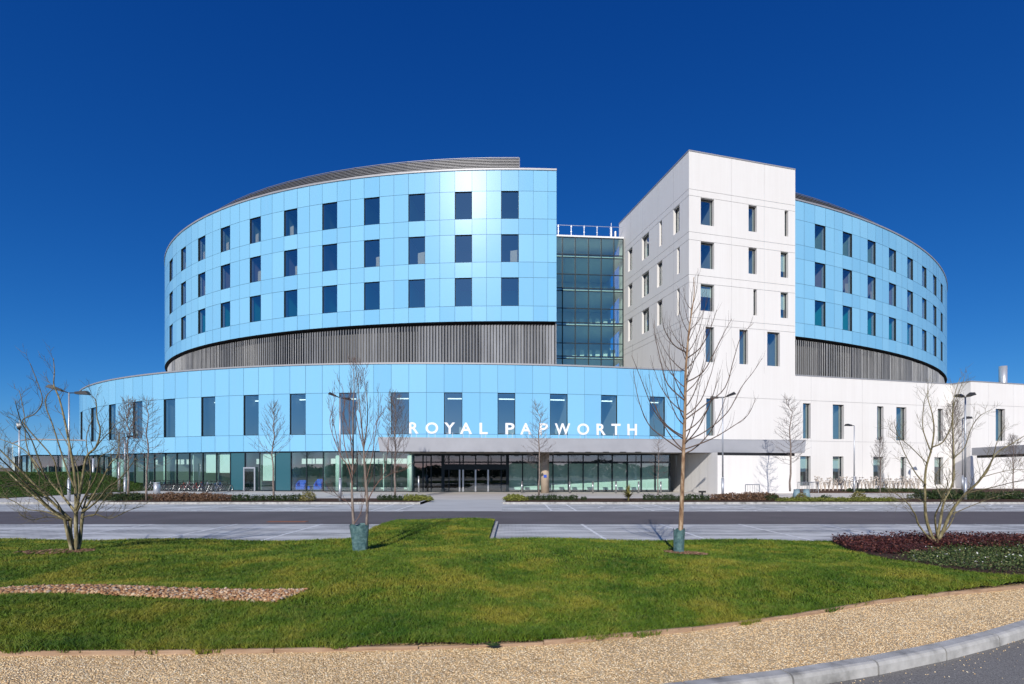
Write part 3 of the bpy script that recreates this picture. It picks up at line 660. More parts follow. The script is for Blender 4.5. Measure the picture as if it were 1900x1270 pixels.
flat_wall(wb, TCx, TE, 11.9, 33.35, tw, HJ, (sfr(1357, TCx), sfr(1418, TCx)), 'tower_wall')
# left flank
S_ = side(1148.6)
def ssd(px): p = side(px); return math.hypot(p[0]-S_[0], p[1]-S_[1])
sw = []
for z0, z1, cols in ((26.3, 28.97, ((1165.4, 1173.2), (1190.9, 1203.9), (1223.3, 1228), (1249.2, 1260.6))),
                     (22.0, 24.65, ((1165.4, 1173.2), (1190.9, 1203.9), (1219, 1228.5), (1256, 1260.8))),
                     (17.8, 20.45, ((1165.4, 1173.2), (1190.9, 1203.9), (1219, 1228.5), (1256, 1260.8)))):
    for a, b in cols: sw.append(dict(s0=ssd(a), s1=ssd(b), z0=z0, z1=z1, depth=1.3))
TLn = math.hypot(TCx[0]-S_[0], TCx[1]-S_[1])
flat_wall(wb, S_, TCx, 11.75, 33.35, sw, HJ, [TLn*f for f in (.2, .4, .62, .82)], 'tower_flank', depth=1.2, margin=.2)
back = lambda p, d: (p[0]+LD[0]*d, p[1]+LD[1]*d)
mb = MB(); mb.quad((*back(TE, 0), 11.9), (*back(TE, 14.6), 11.9), (*back(TE, 14.6), 33.35), (*back(TE, 0), 33.35)); mb.quad((*back(TE, 14.6), 11.9), (*S_, 11.9), (*S_, 33.35), (*back(TE, 14.6), 33.35))
mb.quad((*TCx, 33.2), (*TE, 33.2), (*back(TE, 14.6), 33.2), (*S_, 33.2)); mb.build('tower_back', M['white'], wb)
coping(wb, [S_, TCx, TE, back(TE, 14)], 33.35, .12, .04, .4)
# wing: front wall below and right of the tower
WA, WE = front(1269.5), front(1776)
ww_ = [W(1310.4, 1325.8, 5.45, 9.15, WA, jamb=1)]
for a, b in ((1489.9, 1504.3), (1545.3, 1566), (1627.5, 1639.5), (1663, 1681.9), (1739.9, 1750.5)): ww_.append(W(a, b, 5.35, 9.05, WA, jamb=1, light=(a < 1700)))
for a, b, bl in ((1484.8, 1504.3, .42), (1545.3, 1565.2, .42), (1620.3, 1639.5, .3), (1671, 1681.6, .4), (1733.7, 1750, .35)): ww_.append(W(a, b, .4, 3.5, WA, blind=bl))
flat_wall(wb, WA, WE, 0, 11.9, ww_, (9.35, 5.1), [sfr(p, WA) for p in (1505, 1600, 1700)], 'wing_wall', depth=3.0)
WF = front(1801, (0, -0.0)); WB0 = off(WE, inn(WA, WE), -1.9)
WF0 = WE; 
# projecting end block of the wing
o2 = (-LD[0]*1.9, -LD[1]*1.9); E0 = front(1801, o2); E1 = front(1985, o2)
st = off(E0, inn(E0, E1), 1.9)
flat_wall(wb, st, E0, 0, 11.9, [], (9.35,), (), 'wing_return')
def W2(px0, px1, z0, z1): return dict(s0=sfr(px0, E0, o2), s1=sfr(px1, E0, o2), z0=z0, z1=z1, jamb=1)
flat_wall(wb, E0, E1, 0, 11.9, [W2(1847.5, 1865, 5.35, 9.0)], (9.35,), [sfr(p, E0, o2) for p in (1834, 1880, 1925)], 'wing_end_wall', depth=3.0)
mb = MB(); mb.poly([(*WA, 11.8), (*st, 11.8), (*E0, 11.8), (*E1, 11.8), (*back(E1, 40), 11.8), (*back(WA, 40), 11.8)]); mb.build('wing_roof', M['roof'], wb)
mb = MB(); mb.quad((*E1, 0), (*back(E1, 40), 0), (*back(E1, 40), 11.9), (*E1, 11.9)); mb.build('wing_side', M['white'], wb)
coping(wb, [TE, st, E0, E1], 11.9, .11, .04, .4)
# porch wall block that carries the canopy
PB = (17.22, 42.0); k = (1477-CX)/F; s = (k*PB[1]-PB[0])/(TD[0]-k*TD[1]); PB1 = (PB[0]+TD[0]*s, PB[1]+TD[1]*s)
PBk = (PB[0]+LD[0]*7.3, PB[1]+LD[1]*7.3)
flat_wall(wb, PBk, PB, 0, 3.49, [], (), [1.2, 2.4, 3.6, 4.8, 6.0], 'porch_wall')
flat_wall(wb, PB, PB1, 0, 3.25, [], (), [], 'porch_wall')
mb = MB(); mb.quad((*PB1, 0), (*back(PB1, 7.3), 0), (*back(PB1, 7.3), 3.25), (*PB1, 3.25)); mb.quad((*PB, 3.25), (*PB1, 3.25), (*back(PB1, 7.3), 3.25), (*PBk, 3.25)); mb.build('porch_wall_back', M['white'], wb)
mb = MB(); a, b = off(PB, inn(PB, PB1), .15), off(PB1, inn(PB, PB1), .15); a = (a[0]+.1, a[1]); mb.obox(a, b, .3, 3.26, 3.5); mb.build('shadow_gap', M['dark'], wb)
# canopy (a part of the round building's entrance)
CA, CB = (ex(701, 40.0), 40.0), (ex(1495.5, 43.4), 43.4)
cbk = back(CB, 5.0); ctl = (ex(768, 46.9), 46.9)
mb = MB()
low = [(CA[0]+.12, CA[1]+.12), (CB[0]-.05, CB[1]+.12), cbk, (TC[0]+.3, TC[1]+1.3), (ex(1150, 50.6), 50.6), (ex(790, 50), 50), ctl]
top = [CA, CB, cbk, (TC[0]+.3, TC[1]+1.3), (ex(1150, 50.6), 50.6), (ex(790, 50), 50), (ex(762, 46.9), 46.9)]
zb, ztp = 3.50, 4.56
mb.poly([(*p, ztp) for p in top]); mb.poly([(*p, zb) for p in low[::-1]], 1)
for i in range(len(top)):
    j = (i+1) % len(top); mb.quad((*low[i], zb), (*low[j], zb), (*top[j], ztp), (*top[i], ztp), 0)
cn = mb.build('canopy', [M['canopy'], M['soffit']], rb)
mb = MB(); mb.obox(CA, CB, .10, ztp+.003, ztp+.07, off=.01); mb.build('canopy_trim', M['coping'], cn)
for px in (731, 757, 785, 822, 860, 893, 928, 960, 995, 1033, 1060, 1092, 1125, 1157, 1185):
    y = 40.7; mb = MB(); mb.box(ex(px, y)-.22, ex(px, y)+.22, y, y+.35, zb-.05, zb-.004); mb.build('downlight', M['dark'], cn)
# letters standing on the canopy
sg = empty('letter_sign'); tag(sg, 'white free standing capital letters ROYAL PAPWORTH on top of the grey canopy', 'sign')
def letter(ch, px0, px1, y0, y1):
    cu = bpy.data.curves.new('letter', 'FONT'); cu.body = ch; cu.extrude = .05; cu.offset = .02; cu.resolution_u = 6
    t = bpy.data.objects.new('tmp', cu); col.objects.link(t); dg = bpy.context.evaluated_depsgraph_get()
    me = bpy.data.meshes.new_from_object(t.evaluated_get(dg)); bpy.data.objects.remove(t)
    vs = np.array([v.co[:] for v in me.vertices]); mn, mx = vs.min(0), vs.max(0)
    f = (px0+px1)/2; D = 40.0+(f-701)/(1495.5-701)*3.4+.35
    x0, z0 = ex(px0, D), H+(HY-y1)/F*D; x1, z1 = ex(px1, D), H+(HY-y0)/F*D
    for v in me.vertices:
        c = v.co; c = ((c.x-mn[0])/(mx[0]-mn[0])*(x1-x0)+x0, D+c.z, (c.y-mn[1])/(mx[1]-mn[1])*(z1-z0)+z0); v.co = c
    me.materials.append(M['letter']); o = bpy.data.objects.new('letter', me); col.objects.link(o); o.parent = sg
    st_ = MB()
    for q in (.25, .75): xx = x0+(x1-x0)*q; st_.box(xx-.015, xx+.015, D-.01, D+.02, 4.5, z0+.12)
    st_.build('letter_post', M['galv'], o)
for ch, a, b in (('R', 759.4, 776.8), ('O', 789.8, 813.2), ('Y', 824.5, 844.4), ('A', 853.4, 876), ('L', 889.8, 905), ('P', 937.8, 954.6), ('A', 965.2, 986), ('P', 1000.6, 1017), ('W', 1029.5, 1058), ('O', 1071, 1093), ('R', 1106.7, 1123.7), ('T', 1134.3, 1151.3), ('H', 1163.9, 1181.6)):
    d = (a-759)/425*3.2; letter(ch, a, b, 784+d, 805+d)
# round stone column carrying the canopy
cl = MB(); cl.cyl(ex(1011, 44.3), 44.3, 0, 3.5, .37, n=24); c = cl.build('entrance_column', M['stone_col'], None, True)
tag(c, 'round stone clad column under the entrance canopy with a small blue notice', 'column')
q = MB(); q.box(ex(1011, 44.3)-.13, ex(1011, 44.3)+.13, 43.89, 43.925, 1.35, 1.6); q.build('notice', M['bluesign'], c)
# second canopy far right
c2 = empty('side_canopy'); tag(c2, 'dark grey flat entrance canopy at the right end of the white wing', 'canopy')
mb = MB(); p0 = (ex(1803, 54.6), 54.6); p1 = (ex(1990, 43.5), 43.5)
n = inn(p0, p1); mb.obox(p0, p1, 1.1, 3.62, 4.45); mb.build('canopy_slab', M['canopy'], c2)
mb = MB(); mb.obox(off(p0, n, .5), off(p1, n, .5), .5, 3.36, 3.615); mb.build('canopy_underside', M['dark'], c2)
# flue
fl = MB(); fx, fy = ex(1861, 70), 70; fl.cyl(fx, fy, 11.5, H+(HY-680)/F*70, .45, n=20); c = fl.build('flue', M['chimney'], None, True)
tag(c, 'pale grey round metal flue rising above the roof at far right', 'chimney')

# ------------------------------------------------------------------ ground
def struct(o, label=None): return tag(o, label, kind='structure')
def sheet(name, polys, z, m):
    mb = MB()
    for p in polys: mb.poly([(x, y, z) for x, y in p])
    return struct(mb.build(name, M[m]))
rect = lambda x0, x1, y0, y1: [(x0, y0), (x1, y0), (x1, y1), (x0, y1)]
sheet('ground', [rect(-2500, 2500, -2500, 3500)], -0.35, 'field')
sheet('road', [rect(-120, 120, 18.0, 23.9)], 0.0, 'road')
BX = (-4.12, -0.62)      # grass peninsula between the bays
sheet('parking_bays', [rect(-60, BX[0]-.12, 13.3, 18.0), rect(BX[1]+.12, 60, 13.3, 18.0), rect(-34, -5.2, 23.9, 28.9), rect(-.5, 60, 23.9, 28.9)], 0.0, 'paver')
sheet('crossing', [[(-5.2, 23.9), (-.5, 23.9), (-.5, 33.6), (-5.2, 33.6)]], 0.0, 'concrete')
sheet('plaza', [rect(-90, 90, 33.6, 62)], 0.0, 'plaza')
# far left pavement and brick strip
sheet('pavement', [rect(-90, -24.2, 29.6, 33.6)], 0.06, 'plaza')
sheet('verge_strip', [rect(-90, -34, 23.9, 28.9)], 0.0, 'concrete')
# planting bed soil
bed = MB()
for x0, x1 in ((-24.2, -5.3), (-.45, 60)): bed.box(x0, x1, 29.1, 33.5, -.2, .10)
bed.box(19.5, 60, 44, 52, -.2, .08)
struct(bed.build('planting_bed', M['soil']))
# kerbs along the far bays
kb = MB()
def kerb_run(x0, x1, y, w_=.15, h=.12, L=.914):
    k = max(1, int(round(abs(x1-x0)/L)))
    for i in range(k):
        a, b = x0+(x1-x0)*i/k, x0+(x1-x0)*(i+1)/k; kb.box(a+.004, b-.004, y, y+w_, -.2, h+random.uniform(-.004, .004))
kerb_run(-60, -5.3, 28.92); kerb_run(-.4, 60, 28.92)
for x in (-5.3, -.4): kb.box(x-.13, x, 29.08, 33.5, -.2, .12)
struct(kb.build('kerb', M['kerb']))
kb = MB()
for x, sgn in ((BX[0]-.12, 1), (BX[1], 1)): kb.box(x, x+.12, 13.3, 18.1, -.2, .10)
kerb_run(BX[0], BX[1], 18.0, .12, .10); kerb_run(-60, BX[0]-.12, 13.18, .12, .06); kerb_run(BX[1]+.12, 60, 13.18, .12, .06)
struct(kb.build('kerb_edging', M['kerb']))
# markings
mk = MB()
def ln(x0, y0, x1, y1, w_=.10):
    dx, dy = x1-x0, y1-y0; L = math.hypot(dx, dy); nx, ny = -dy/L*w_/2, dx/L*w_/2
    mk.poly([(x0-nx, y0-ny, .004), (x1-nx, y1-ny, .004), (x1+nx, y1+ny, .004), (x0+nx, y0+ny, .004)])
for k in range(16): x = 2.50+2.82*k; ln(x, 18, x+.12, 13.4)
for k in range(14): x = -6.82-3.05*k; ln(x, 18, x-.05, 13.4)
mk.box(-60, -5.2, 23.80, 23.90, .002, .004); mk.box(-.5, 60, 23.80, 23.90, .002, .004)
for x0 in [1.9+4.9*k for k in range(9)]+[-6.8-4.9*k for k in range(5)]:
    ln(x0, 28.8, x0, 24); ln(x0+1.2, 28.8, x0+1.2, 24)
    for j in range(4): ln(x0+.02, 24.3+j*1.15, x0+1.18, 25.3+j*1.15, .12)
    if x0 > -6: # disabled bay figure: ring and body
        cx_ = x0+3.0
        for i in range(14):
            a0, a1 = math.pi*2*i/16+1.2, math.pi*2*(i+1)/16+1.2
            ln(cx_+.42*math.cos(a0), 26.0+.42*math.sin(a0), cx_+.42*math.cos(a1), 26.0+.42*math.sin(a1), .11)
        ln(cx_-.1, 27.3, cx_, 26.3, .13); ln(cx_, 26.3, cx_+.5, 26.25, .12); ln(cx_+.5, 26.25, cx_+.75, 25.6, .12)
struct(mk.build('road_marking', M['line']))
rs = MB(); rs.box(ex(500, 19), ex(572, 19), 18.75, 19.05, .001, .012); o = rs.build('drain_cover', M['rust']); tag(o, 'long rusty red brown drain cover set in the dark road', 'drain cover')

# lawn: height field
def lawn_h(x, y):
    e = np.clip((y-8.0)/5.0, 0, 1); e = e*e*(3-2*e)
    h = .31*(1-e)+.11*e
    h = h+.05*np.sin(x*.55+1)*np.sin(y*.7)+.025*np.sin(x*1.3+.5*y)
    h = h+.055*np.sin(x*.95+.6)*np.sin((y-4.3)*1.15)*np.clip((9.8-y)/2.5, 0, 1)*np.clip((y-4.6)/1.2, 0, 1)
    pen = np.exp(-((x+2.4)/2.4)**2)*np.clip((y-12)/2, 0, 1); h = h+.10*pen
    sw = np.exp(-((y-7.6)/1.0)**2)*np.clip((-1.5-x)/3, 0, 1); return h-.09*sw
# timber edging line (front boundary of the lawn), in world metres
EDG = [(-14, 4.62), (-9, 4.50), (-4.2, 4.43), (-2.45, 4.50), (-.25, 4.63), (.75, 4.80), (1.62, 5.05), (2.5, 5.35), (3.32, 5.66), (4.35, 6.12), (5.2, 6.45), (6.6, 6.86), (7.6, 7.15), (12, 8.2), (20, 10)]
ex_x = np.array([p[0] for p in EDG]); ex_y = np.array([p[1] for p in EDG])
edge_y = lambda x: np.interp(x, ex_x, ex_y)
# mulch bed boundary at right (front edge) in world coordinates, from the photograph's outline
BED = [(7.75, 13.2), (8.2, 11.2), (8.45, 9.9), (8.1, 8.4), (8.3, 7.9), (9.3, 7.75), (12, 8.25), (20, 10.1)]
def wpt(px, py, z): D = (H-z)*F/(py-HY); return ((px-CX)/F*D, D)
BED = [wpt(1540, 998, .12)]+[wpt(*p, .25) for p in ((1590, 1018), (1640, 1040), (1690, 1050), (1750, 1064), (1820, 1074), (1888, 1081))]+[(12.5, 8.35), (22, 10.6)]
BED = [wpt(1535, 996, .12)]+BED[1:7]+[wpt(1960, 1084, .25), wpt(2300, 1095, .25), (26, 13.3)]
bx_ = np.array([p[0] for p in BED]); by_ = np.array([p[1] for p in BED])
def in_bed(x, y):
    x, y = np.asarray(x, float), np.asarray(y, float); ins = np.zeros(x.shape, bool); n = len(bx_)
    for i in range(n):
        x0, y0, x1, y1 = bx_[i], by_[i], bx_[(i+1) % n], by_[(i+1) % n]
        c = (y0 > y) != (y1 > y)
        with np.errstate(divide='ignore', invalid='ignore'): ins ^= c & (x < (x1-x0)*(y-y0)/(y1-y0+1e-12)+x0)
    return ins
def pxof(x, y, z=.2): return CX+F*x/y, HY+F*(H-z)/y
COB = (6.02, 6.62)    # cobble strip depth range near x=-2.5
def in_cob(x, y):
    yc0 = np.interp(x, [-7, -2.6], [6.02, 6.22]); yc1 = np.interp(x, [-7, -2.6], [6.66, 6.72])
    return (x < -2.93+(y-6.2)*.35) & (y > yc0) & (y < yc1)
def in_pen(x, y): return (x > BX[0]) & (x < BX[1]) & (y < 17.98)
def in_lawn(x, y):
    return (y > edge_y(x)) & ((y < 13.15) | in_pen(x, y)) & ~in_bed(x, y)
# lawn surface grid (bed shares it with its own sheet)
def grid_surface(name, m, x0, x1, y0, y1, step, mask, hf, zoff=0):
    xs = np.arange(x0, x1+step, step); ys = np.arange(y0, y1+step, step)
    XX, YY = np.meshgrid(xs, ys); ZZ = hf(XX, YY)+zoff
    v = np.stack([XX.ravel(), YY.ravel(), ZZ.ravel()], 1); nx_ = len(xs); fs = []
    cxm = (XX[:-1, :-1]+XX[1:, 1:])/2; cym = (YY[:-1, :-1]+YY[1:, 1:])/2; mk_ = mask(cxm, cym)
    for j, i in zip(*np.nonzero(mk_)): a = j*nx_+i; fs.append((a, a+1, a+nx_+1, a+nx_))
    used = np.unique(np.array(fs)); rm = -np.ones(len(v), int); rm[used] = np.arange(len(used))
    fs = [tuple(int(rm[q]) for q in f) for f in fs]
    me = bpy.data.meshes.new(name); me.from_pydata(v[used].tolist(), [], fs); me.materials.append(M[m]); me.polygons.foreach_set('use_smooth', [True]*len(fs)); me.update()
    o = bpy.data.objects.new(name, me); col.objects.link(o); return o
lawn = grid_surface('lawn', 'grass', -26, 26, 4.2, 18, .1, lambda x, y: (y > edge_y(x)+.12) & ((y < 13.18) | in_pen(x, y)), lawn_h, -.015)
struct(lawn)
bedm = grid_surface('mulch_bed', 'soil', 5.5, 26, 6.6, 13.2, .1, lambda x, y: in_bed(x, y) & (y < 13.18), lawn_h, .012)
struct(bedm)
# gravel path
def path_h(x, y): return .262+0*x+.006*np.sin(x*1.7)*np.sin(y*2.1)
KB = [(-1.5, 3.45), (0.3, 3.62), (1.26, 3.84), (2.1, 4.06), (2.97, 4.33), (3.8, 4.64), (4.56, 4.96), (5.58, 5.46), (6.8, 6.15), (9, 7.6), (16, 12)]
kx = np.array([p[0] for p in KB]); ky = np.array([p[1] for p in KB]); kern_y = lambda x: np.interp(x, kx, ky, left=3.4)
struct(grid_surface('gravel_path', 'gravel', -16, 15, 1.0, 12, .1, lambda x, y: (y < edge_y(x)+.3) & (y > kern_y(x)-.04), path_h))
mb = MB(); mb.poly([(-30, -30, .175), (30, -30, .175), (30, 22, .175), (16, 12.0, .175), (9, 7.6, .175), (5.58, 5.44, .175), (2.97, 4.3, .175), (1.26, 3.8, .175), (-1.5, 3.42, .175), (-30, 3.38, .175)]); struct(mb.build('near_road', M['nearroad']))
# near kerb: individual blocks with a rounded arris
kl = [(-12, 3.4), (-6, 3.4)]+KB; kb = MB(); acc = 0; P = []
cum = [0]
for a, b in zip(kl[:-1], kl[1:]): cum.append(cum[-1]+math.hypot(b[0]-a[0], b[1]-a[1]))
def kpt(s): return (float(np.interp(s, cum, [p[0] for p in kl])), float(np.interp(s, cum, [p[1] for p in kl])))
# smooth the line a little
s = 0.55
while s < cum[-1]-1:
    a, b = kpt(s+.006), kpt(s+.906); n = inn(a, b)       # n points towards the gravel
    prof = [(-.13, .10), (-.125, .25), (-.112, .276), (-.09, .285), (0, .285), (0, .10)]
    A = [(*off(a, n, d), z) for d, z in prof]; B = [(*off(b, n, d), z) for d, z in prof]
    for i in range(len(prof)-1): kb.quad(A[i], B[i], B[i+1], A[i+1])
    kb.poly(A[::-1]); kb.poly(B); s += .914
struct(kb.build('near_kerb', M['kerb']))
# timber edging boards
tb = MB(); s = -14.0
while s < 12:
    e = s+1.25+random.uniform(-.1, .3); dz = random.uniform(-.012, .008)
    a, b = (s, float(edge_y(s))), (e-.01, float(edge_y(e-.01))); tb.obox(a, b, .028, .1, .300+dz); s = e
tb_ = tb.build('timber_edging', M['timber']); tag(tb_, 'weathered timber edging boards between the lawn and the gravel path', 'edging')

# pebbles and cobbles as real stones
ICO_V = np.array([(0, 0, 1), (.87, 0, .45), (.27, .83, .45), (-.7, .51, .45), (-.7, -.51, .45), (.27, -.83, .45), (.7, .51, -.35), (-.27, .83, -.35), (-.87, 0, -.35), (-.27, -.83, -.35), (.7, -.51, -.35)])
ICO_F = np.array([(0, 1, 2), (0, 2, 3), (0, 3, 4), (0, 4, 5), (0, 5, 1), (1, 6, 2), (2, 6, 7), (2, 7, 3), (3, 7, 8), (3, 8, 4), (4, 8, 9), (4, 9, 5), (5, 9, 10), (5, 10, 1), (1, 10, 6)])
rng = np.random.default_rng(3)
def fast_mesh(name, V, Fc, m, smooth=False, tone=None):
    me = bpy.data.meshes.new(name); me.vertices.add(len(V)); me.vertices.foreach_set('co', V.astype(np.float32).ravel())
    k = Fc.shape[1]; me.loops.add(Fc.size); me.loops.foreach_set('vertex_index', Fc.astype(np.int32).ravel())
    me.polygons.add(len(Fc)); me.polygons.foreach_set('loop_start', np.arange(0, Fc.size, k, dtype=np.int32)); me.polygons.foreach_set('loop_total', np.full(len(Fc), k, np.int32))
    if smooth: me.polygons.foreach_set('use_smooth', [True]*len(Fc))
    me.update(calc_edges=True); me.materials.append(M[m])
    if tone is not None:
        a = me.attributes.new('tone', 'FLOAT', 'POINT'); a.data.foreach_set('value', tone.astype(np.float32))
    o = bpy.data.objects.new(name, me); col.objects.link(o); return o
def stones(name, pts, size, m, flat=.65):
    n = len(pts); sc3 = size[:, None]*rng.uniform(.65, 1.15, (n, 3)); sc3[:, 2] *= flat
    a = rng.uniform(0, 6.28, n); ca, sa = np.cos(a), np.sin(a); tl = rng.normal(0, .3, n)
    v = ICO_V[None]*(1+rng.normal(0, .10, (n, 11, 1)))*sc3[:, None, :]
    v[:, :, 2] += v[:, :, 0]*tl[:, None]
    x = v[:, :, 0]*ca[:, None]-v[:, :, 1]*sa[:, None]; y = v[:, :, 0]*sa[:, None]+v[:, :, 1]*ca[:, None]
    V = np.stack([x+pts[:, 0:1], y+pts[:, 1:2], v[:, :, 2]+pts[:, 2:3]], 2).reshape(-1, 3)
    Fc = (ICO_F[None]+(np.arange(n)*11)[:, None, None]).reshape(-1, 3)
    return fast_mesh(name, V, Fc, m)
def scatter(n, x0, x1, y0, y1, mask, fov=True):
    p = rng.uniform((x0, y0), (x1, y1), (n, 2)); ok = mask(p[:, 0], p[:, 1])
    if fov: ok &= np.abs(p[:, 0]) < p[:, 1]*1.12+.6
    return p[ok]
p = scatter(230000, -7, 10, 3.2, 8, lambda x, y: (y < edge_y(x)+.02) & (y > kern_y(x)+.01))
pts = np.c_[p, path_h(p[:, 0], p[:, 1])+.001]; o = stones('gravel', pts, rng.uniform(.004, .009, len(p)), 'pebble', .45); tag(o, 'loose golden gravel covering the path', kind='stuff', cat='gravel')
p = scatter(26000, -9, -2, 5.9, 6.9, in_cob); pts = np.c_[p, lawn_h(p[:, 0], p[:, 1])+rng.uniform(0, .035, len(p))]
o = stones('cobbles', pts, rng.uniform(.014, .032, len(p)), 'cobble'); tag(o, 'strip of rounded orange brown cobbles laid across the lawn at left', kind='stuff', cat='cobbles')
p = scatter(9000, .6, 10, 3.0, 8, lambda x, y: (y < kern_y(x)-.14) & (y > kern_y(x)-.14-np.abs(rng.normal(0, .28, len(x)))))
pts = np.c_[p, np.full(len(p), .178)]; o = stones('grit', pts, rng.uniform(.003, .008, len(p)), 'pebble'); tag(o, 'loose grit along the kerb on the near road', kind='stuff', cat='grit')
# lawn blades
def blades(name, p, h, hw, m, lean=.8, zfun=lawn_h):
    n = len(p); z = zfun(p[:, 0], p[:, 1])-.012; a = rng.uniform(0, 6.28, n); dx, dy = np.cos(a)*hw, np.sin(a)*hw
    l = rng.normal(0, lean, (n, 2))*h[:, None]
    v0 = np.c_[p[:, 0]-dx, p[:, 1]-dy, z]; v1 = np.c_[p[:, 0]+dx, p[:, 1]+dy, z]
    mid = np.c_[p[:, 0]+l[:, 0]*.35, p[:, 1]+l[:, 1]*.35, z+h*.6]; v2 = mid+np.c_[dx*.7, dy*.7, 0*dx]; v3 = mid-np.c_[dx*.7, dy*.7, 0*dx]
    v4 = np.c_[p[:, 0]+l[:, 0], p[:, 1]+l[:, 1], z+h]
    V = np.stack([v0, v1, v2, v3, v4], 1).reshape(-1, 3); b = np.arange(n)*5
    Fc = np.concatenate([np.c_[b, b+1, b+2], np.c_[b, b+2, b+3], np.c_[b+3, b+2, b+4]])
    t = np.repeat(rng.beta(2, 2.5, n), 5); return fast_mesh(name, V, Fc, m, tone=t)
P = []
for y0, y1, n in ((4.2, 6, 210000), (6, 9, 260000), (9, 13.2, 200000)):
    P.append(scatter(n, -y1*1.12-.6, y1*1.12+.6, y0, y1, lambda x, y: in_lawn(x, y-.02+.07*np.clip(np.sin(x*3.1)*np.sin(x*7.7+1)+.2*np.sin(x*31), 0, 1)) & ~in_cob(x, y)))
P.append(scatter(30000, BX[0], BX[1], 13.1, 18, in_pen)); p = np.concatenate(P)
clump = .5+.5*np.sin(p[:, 0]*2.3+np.sin(p[:, 1]*3.1)*1.5)*np.sin(p[:, 1]*2.9+np.sin(p[:, 0]*1.9))
h = rng.uniform(.026, .058, len(p))*(.75+.5*clump); near = p[:, 1]-edge_y(p[:, 0]) < .25; h[near] *= 1.35
hw = .0012+.00042*p[:, 1]
o = blades('lawn_grass', p, h, hw, 'blade'); tag(o, 'mown green lawn grass with yellowish patches', kind='stuff', cat='grass')

# left mound and far bank
def mound_h(x, y):
    fx = np.clip((-36.5-x)/8, 0, 1); fx = fx*fx*(3-2*fx); fy = np.clip((y-33.6)/9, 0, 1); fy = fy*fy*(3-2*fy); fb = np.clip((58.5-y)/6, 0, 1)
    return .02+1.72*fx*fy*fb+.05*np.sin(x*.8)*np.sin(y*.5)*fx
mo = grid_surface('grass_mound', 'grass', -95, -36, 33.6, 58, .8, lambda x, y: x > -200, mound_h, .02); struct(mo)
p = rng.uniform((-62, 33.6), (-36.3, 57), (60000, 2)); o = blades('mound_grass', p, rng.uniform(.08, .16, len(p)), np.full(len(p), .025), 'blade_dark', zfun=mound_h); tag(o, 'short green grass on the mound in front of the low annex', kind='stuff', cat='grass')
mb = MB(); xs_ = list(np.linspace(-900, 900, 46))
for a, b in zip(xs_[:-1], xs_[1:]):
    ha, hb = 5.0+2.0*math.sin(a*.011)+.8*math.sin(a*.05), 5.0+2.0*math.sin(b*.011)+.8*math.sin(b*.05)
    mb.quad((a, 420, -1), (b, 420, -1), (b, 520, hb), (a, 520, ha)); mb.quad((a, 520, ha), (b, 520, hb), (b, 700, -1), (a, 700, -1))
struct(mb.build('distant_bank', M['field']))

# ------------------------------------------------------------------ trees
def curve_branch(mb, rnd, p, d, L, r, up=.25, wob=.08, seg=7, rt=.35, n=5, grav=None):
    """tapered limb bending upwards; returns its points, dirs, radii"""
    pts = [Vector(p)]; ds = [Vector(d).normalized()]; rr = [r]
    for i in range(seg):
        q = ds[-1]+Vector((rnd.gauss(0, wob), rnd.gauss(0, wob), rnd.gauss(0, wob)))+Vector((0, 0, up/seg*2))
        q.normalize(); ds.append(q); pts.append(pts[-1]+q*(L/seg)); rr.append(r*(1-(1-rt)*(i+1)/seg))
    mb.tube(pts, rr, n, cap=False); return pts, ds, rr
def twigs(mb, rnd, pts, ds, rr, cnt, L, ang=.7, up=.35, r0=.35, start=.15, depth=1, rmin=.0018):
    for k in range(cnt):
        t = start+(1-start)*(k+rnd.random())/cnt; f = t*(len(pts)-1); i = min(int(f), len(pts)-2); q = pts[i].lerp(pts[i+1], f-i)
        d = ds[i+1]; a = d.orthogonal().normalized(); a.rotate(Quaternion(d, rnd.uniform(0, 6.283)))
        dd = (d*math.cos(ang)+a*math.sin(ang)).normalized(); l = L*rnd.uniform(.5, 1.15)*(1-.45*t)
        r = max(rmin, rr[i]*r0); p2 = curve_branch(mb, rnd, q, dd, l, r, up, .07, 4, .35, 3)
        if depth > 1: twigs(mb, rnd, *p2, max(2, cnt//2), L*.45, ang, up, .6, .2, depth-1, rmin)
def px_stem(mb, line, D, r0, r1, n=8, dz=0.0, jit=0):
    """stem through picture points; depth drifts by dz along it"""
    pts = []; k = len(line)
    for i, (x, y) in enumerate(line): pts.append(Vector(at(x, y, D+dz*(i/(k-1))**1.2)))
    # densify (Catmull-Rom)
    out = []
    for i in range(k-1):
        p0, p1, p2, p3 = pts[max(i-1, 0)], pts[i], pts[i+1], pts[min(i+2, k-1)]
        for j in range(4):
            t = j/4; out.append(.5*((2*p1)+(-p0+p2)*t+(2*p0-5*p1+4*p2-p3)*t*t+(-p0+3*p1-3*p2+p3)*t**3))
    out.append(pts[-1]); m = len(out); rr = [r0+(r1-r0)*(i/(m-1))**.8 for i in range(m)]
    mb.tube(out, rr, n, cap=True)
    ds = [(out[min(i+1, m-1)]-out[max(i-1, 0)]).normalized() for i in range(m)]
    return out, ds, rr
def finish_tree(name, loc, trunk, crown, mt, mc, label, cat='tree', group=None):
    """meshes were built in world space; move them under an Empty at the base"""
    e = empty(name, loc)
    for mb, nm, m in ((trunk, 'trunk', mt), (crown, 'crown', mc)):
        mb.v = [(v[0]-loc[0], v[1]-loc[1], v[2]-loc[2]) for v in mb.v]; mb.build(nm, M[m], e, True)
    return tag(e, label, cat, group)

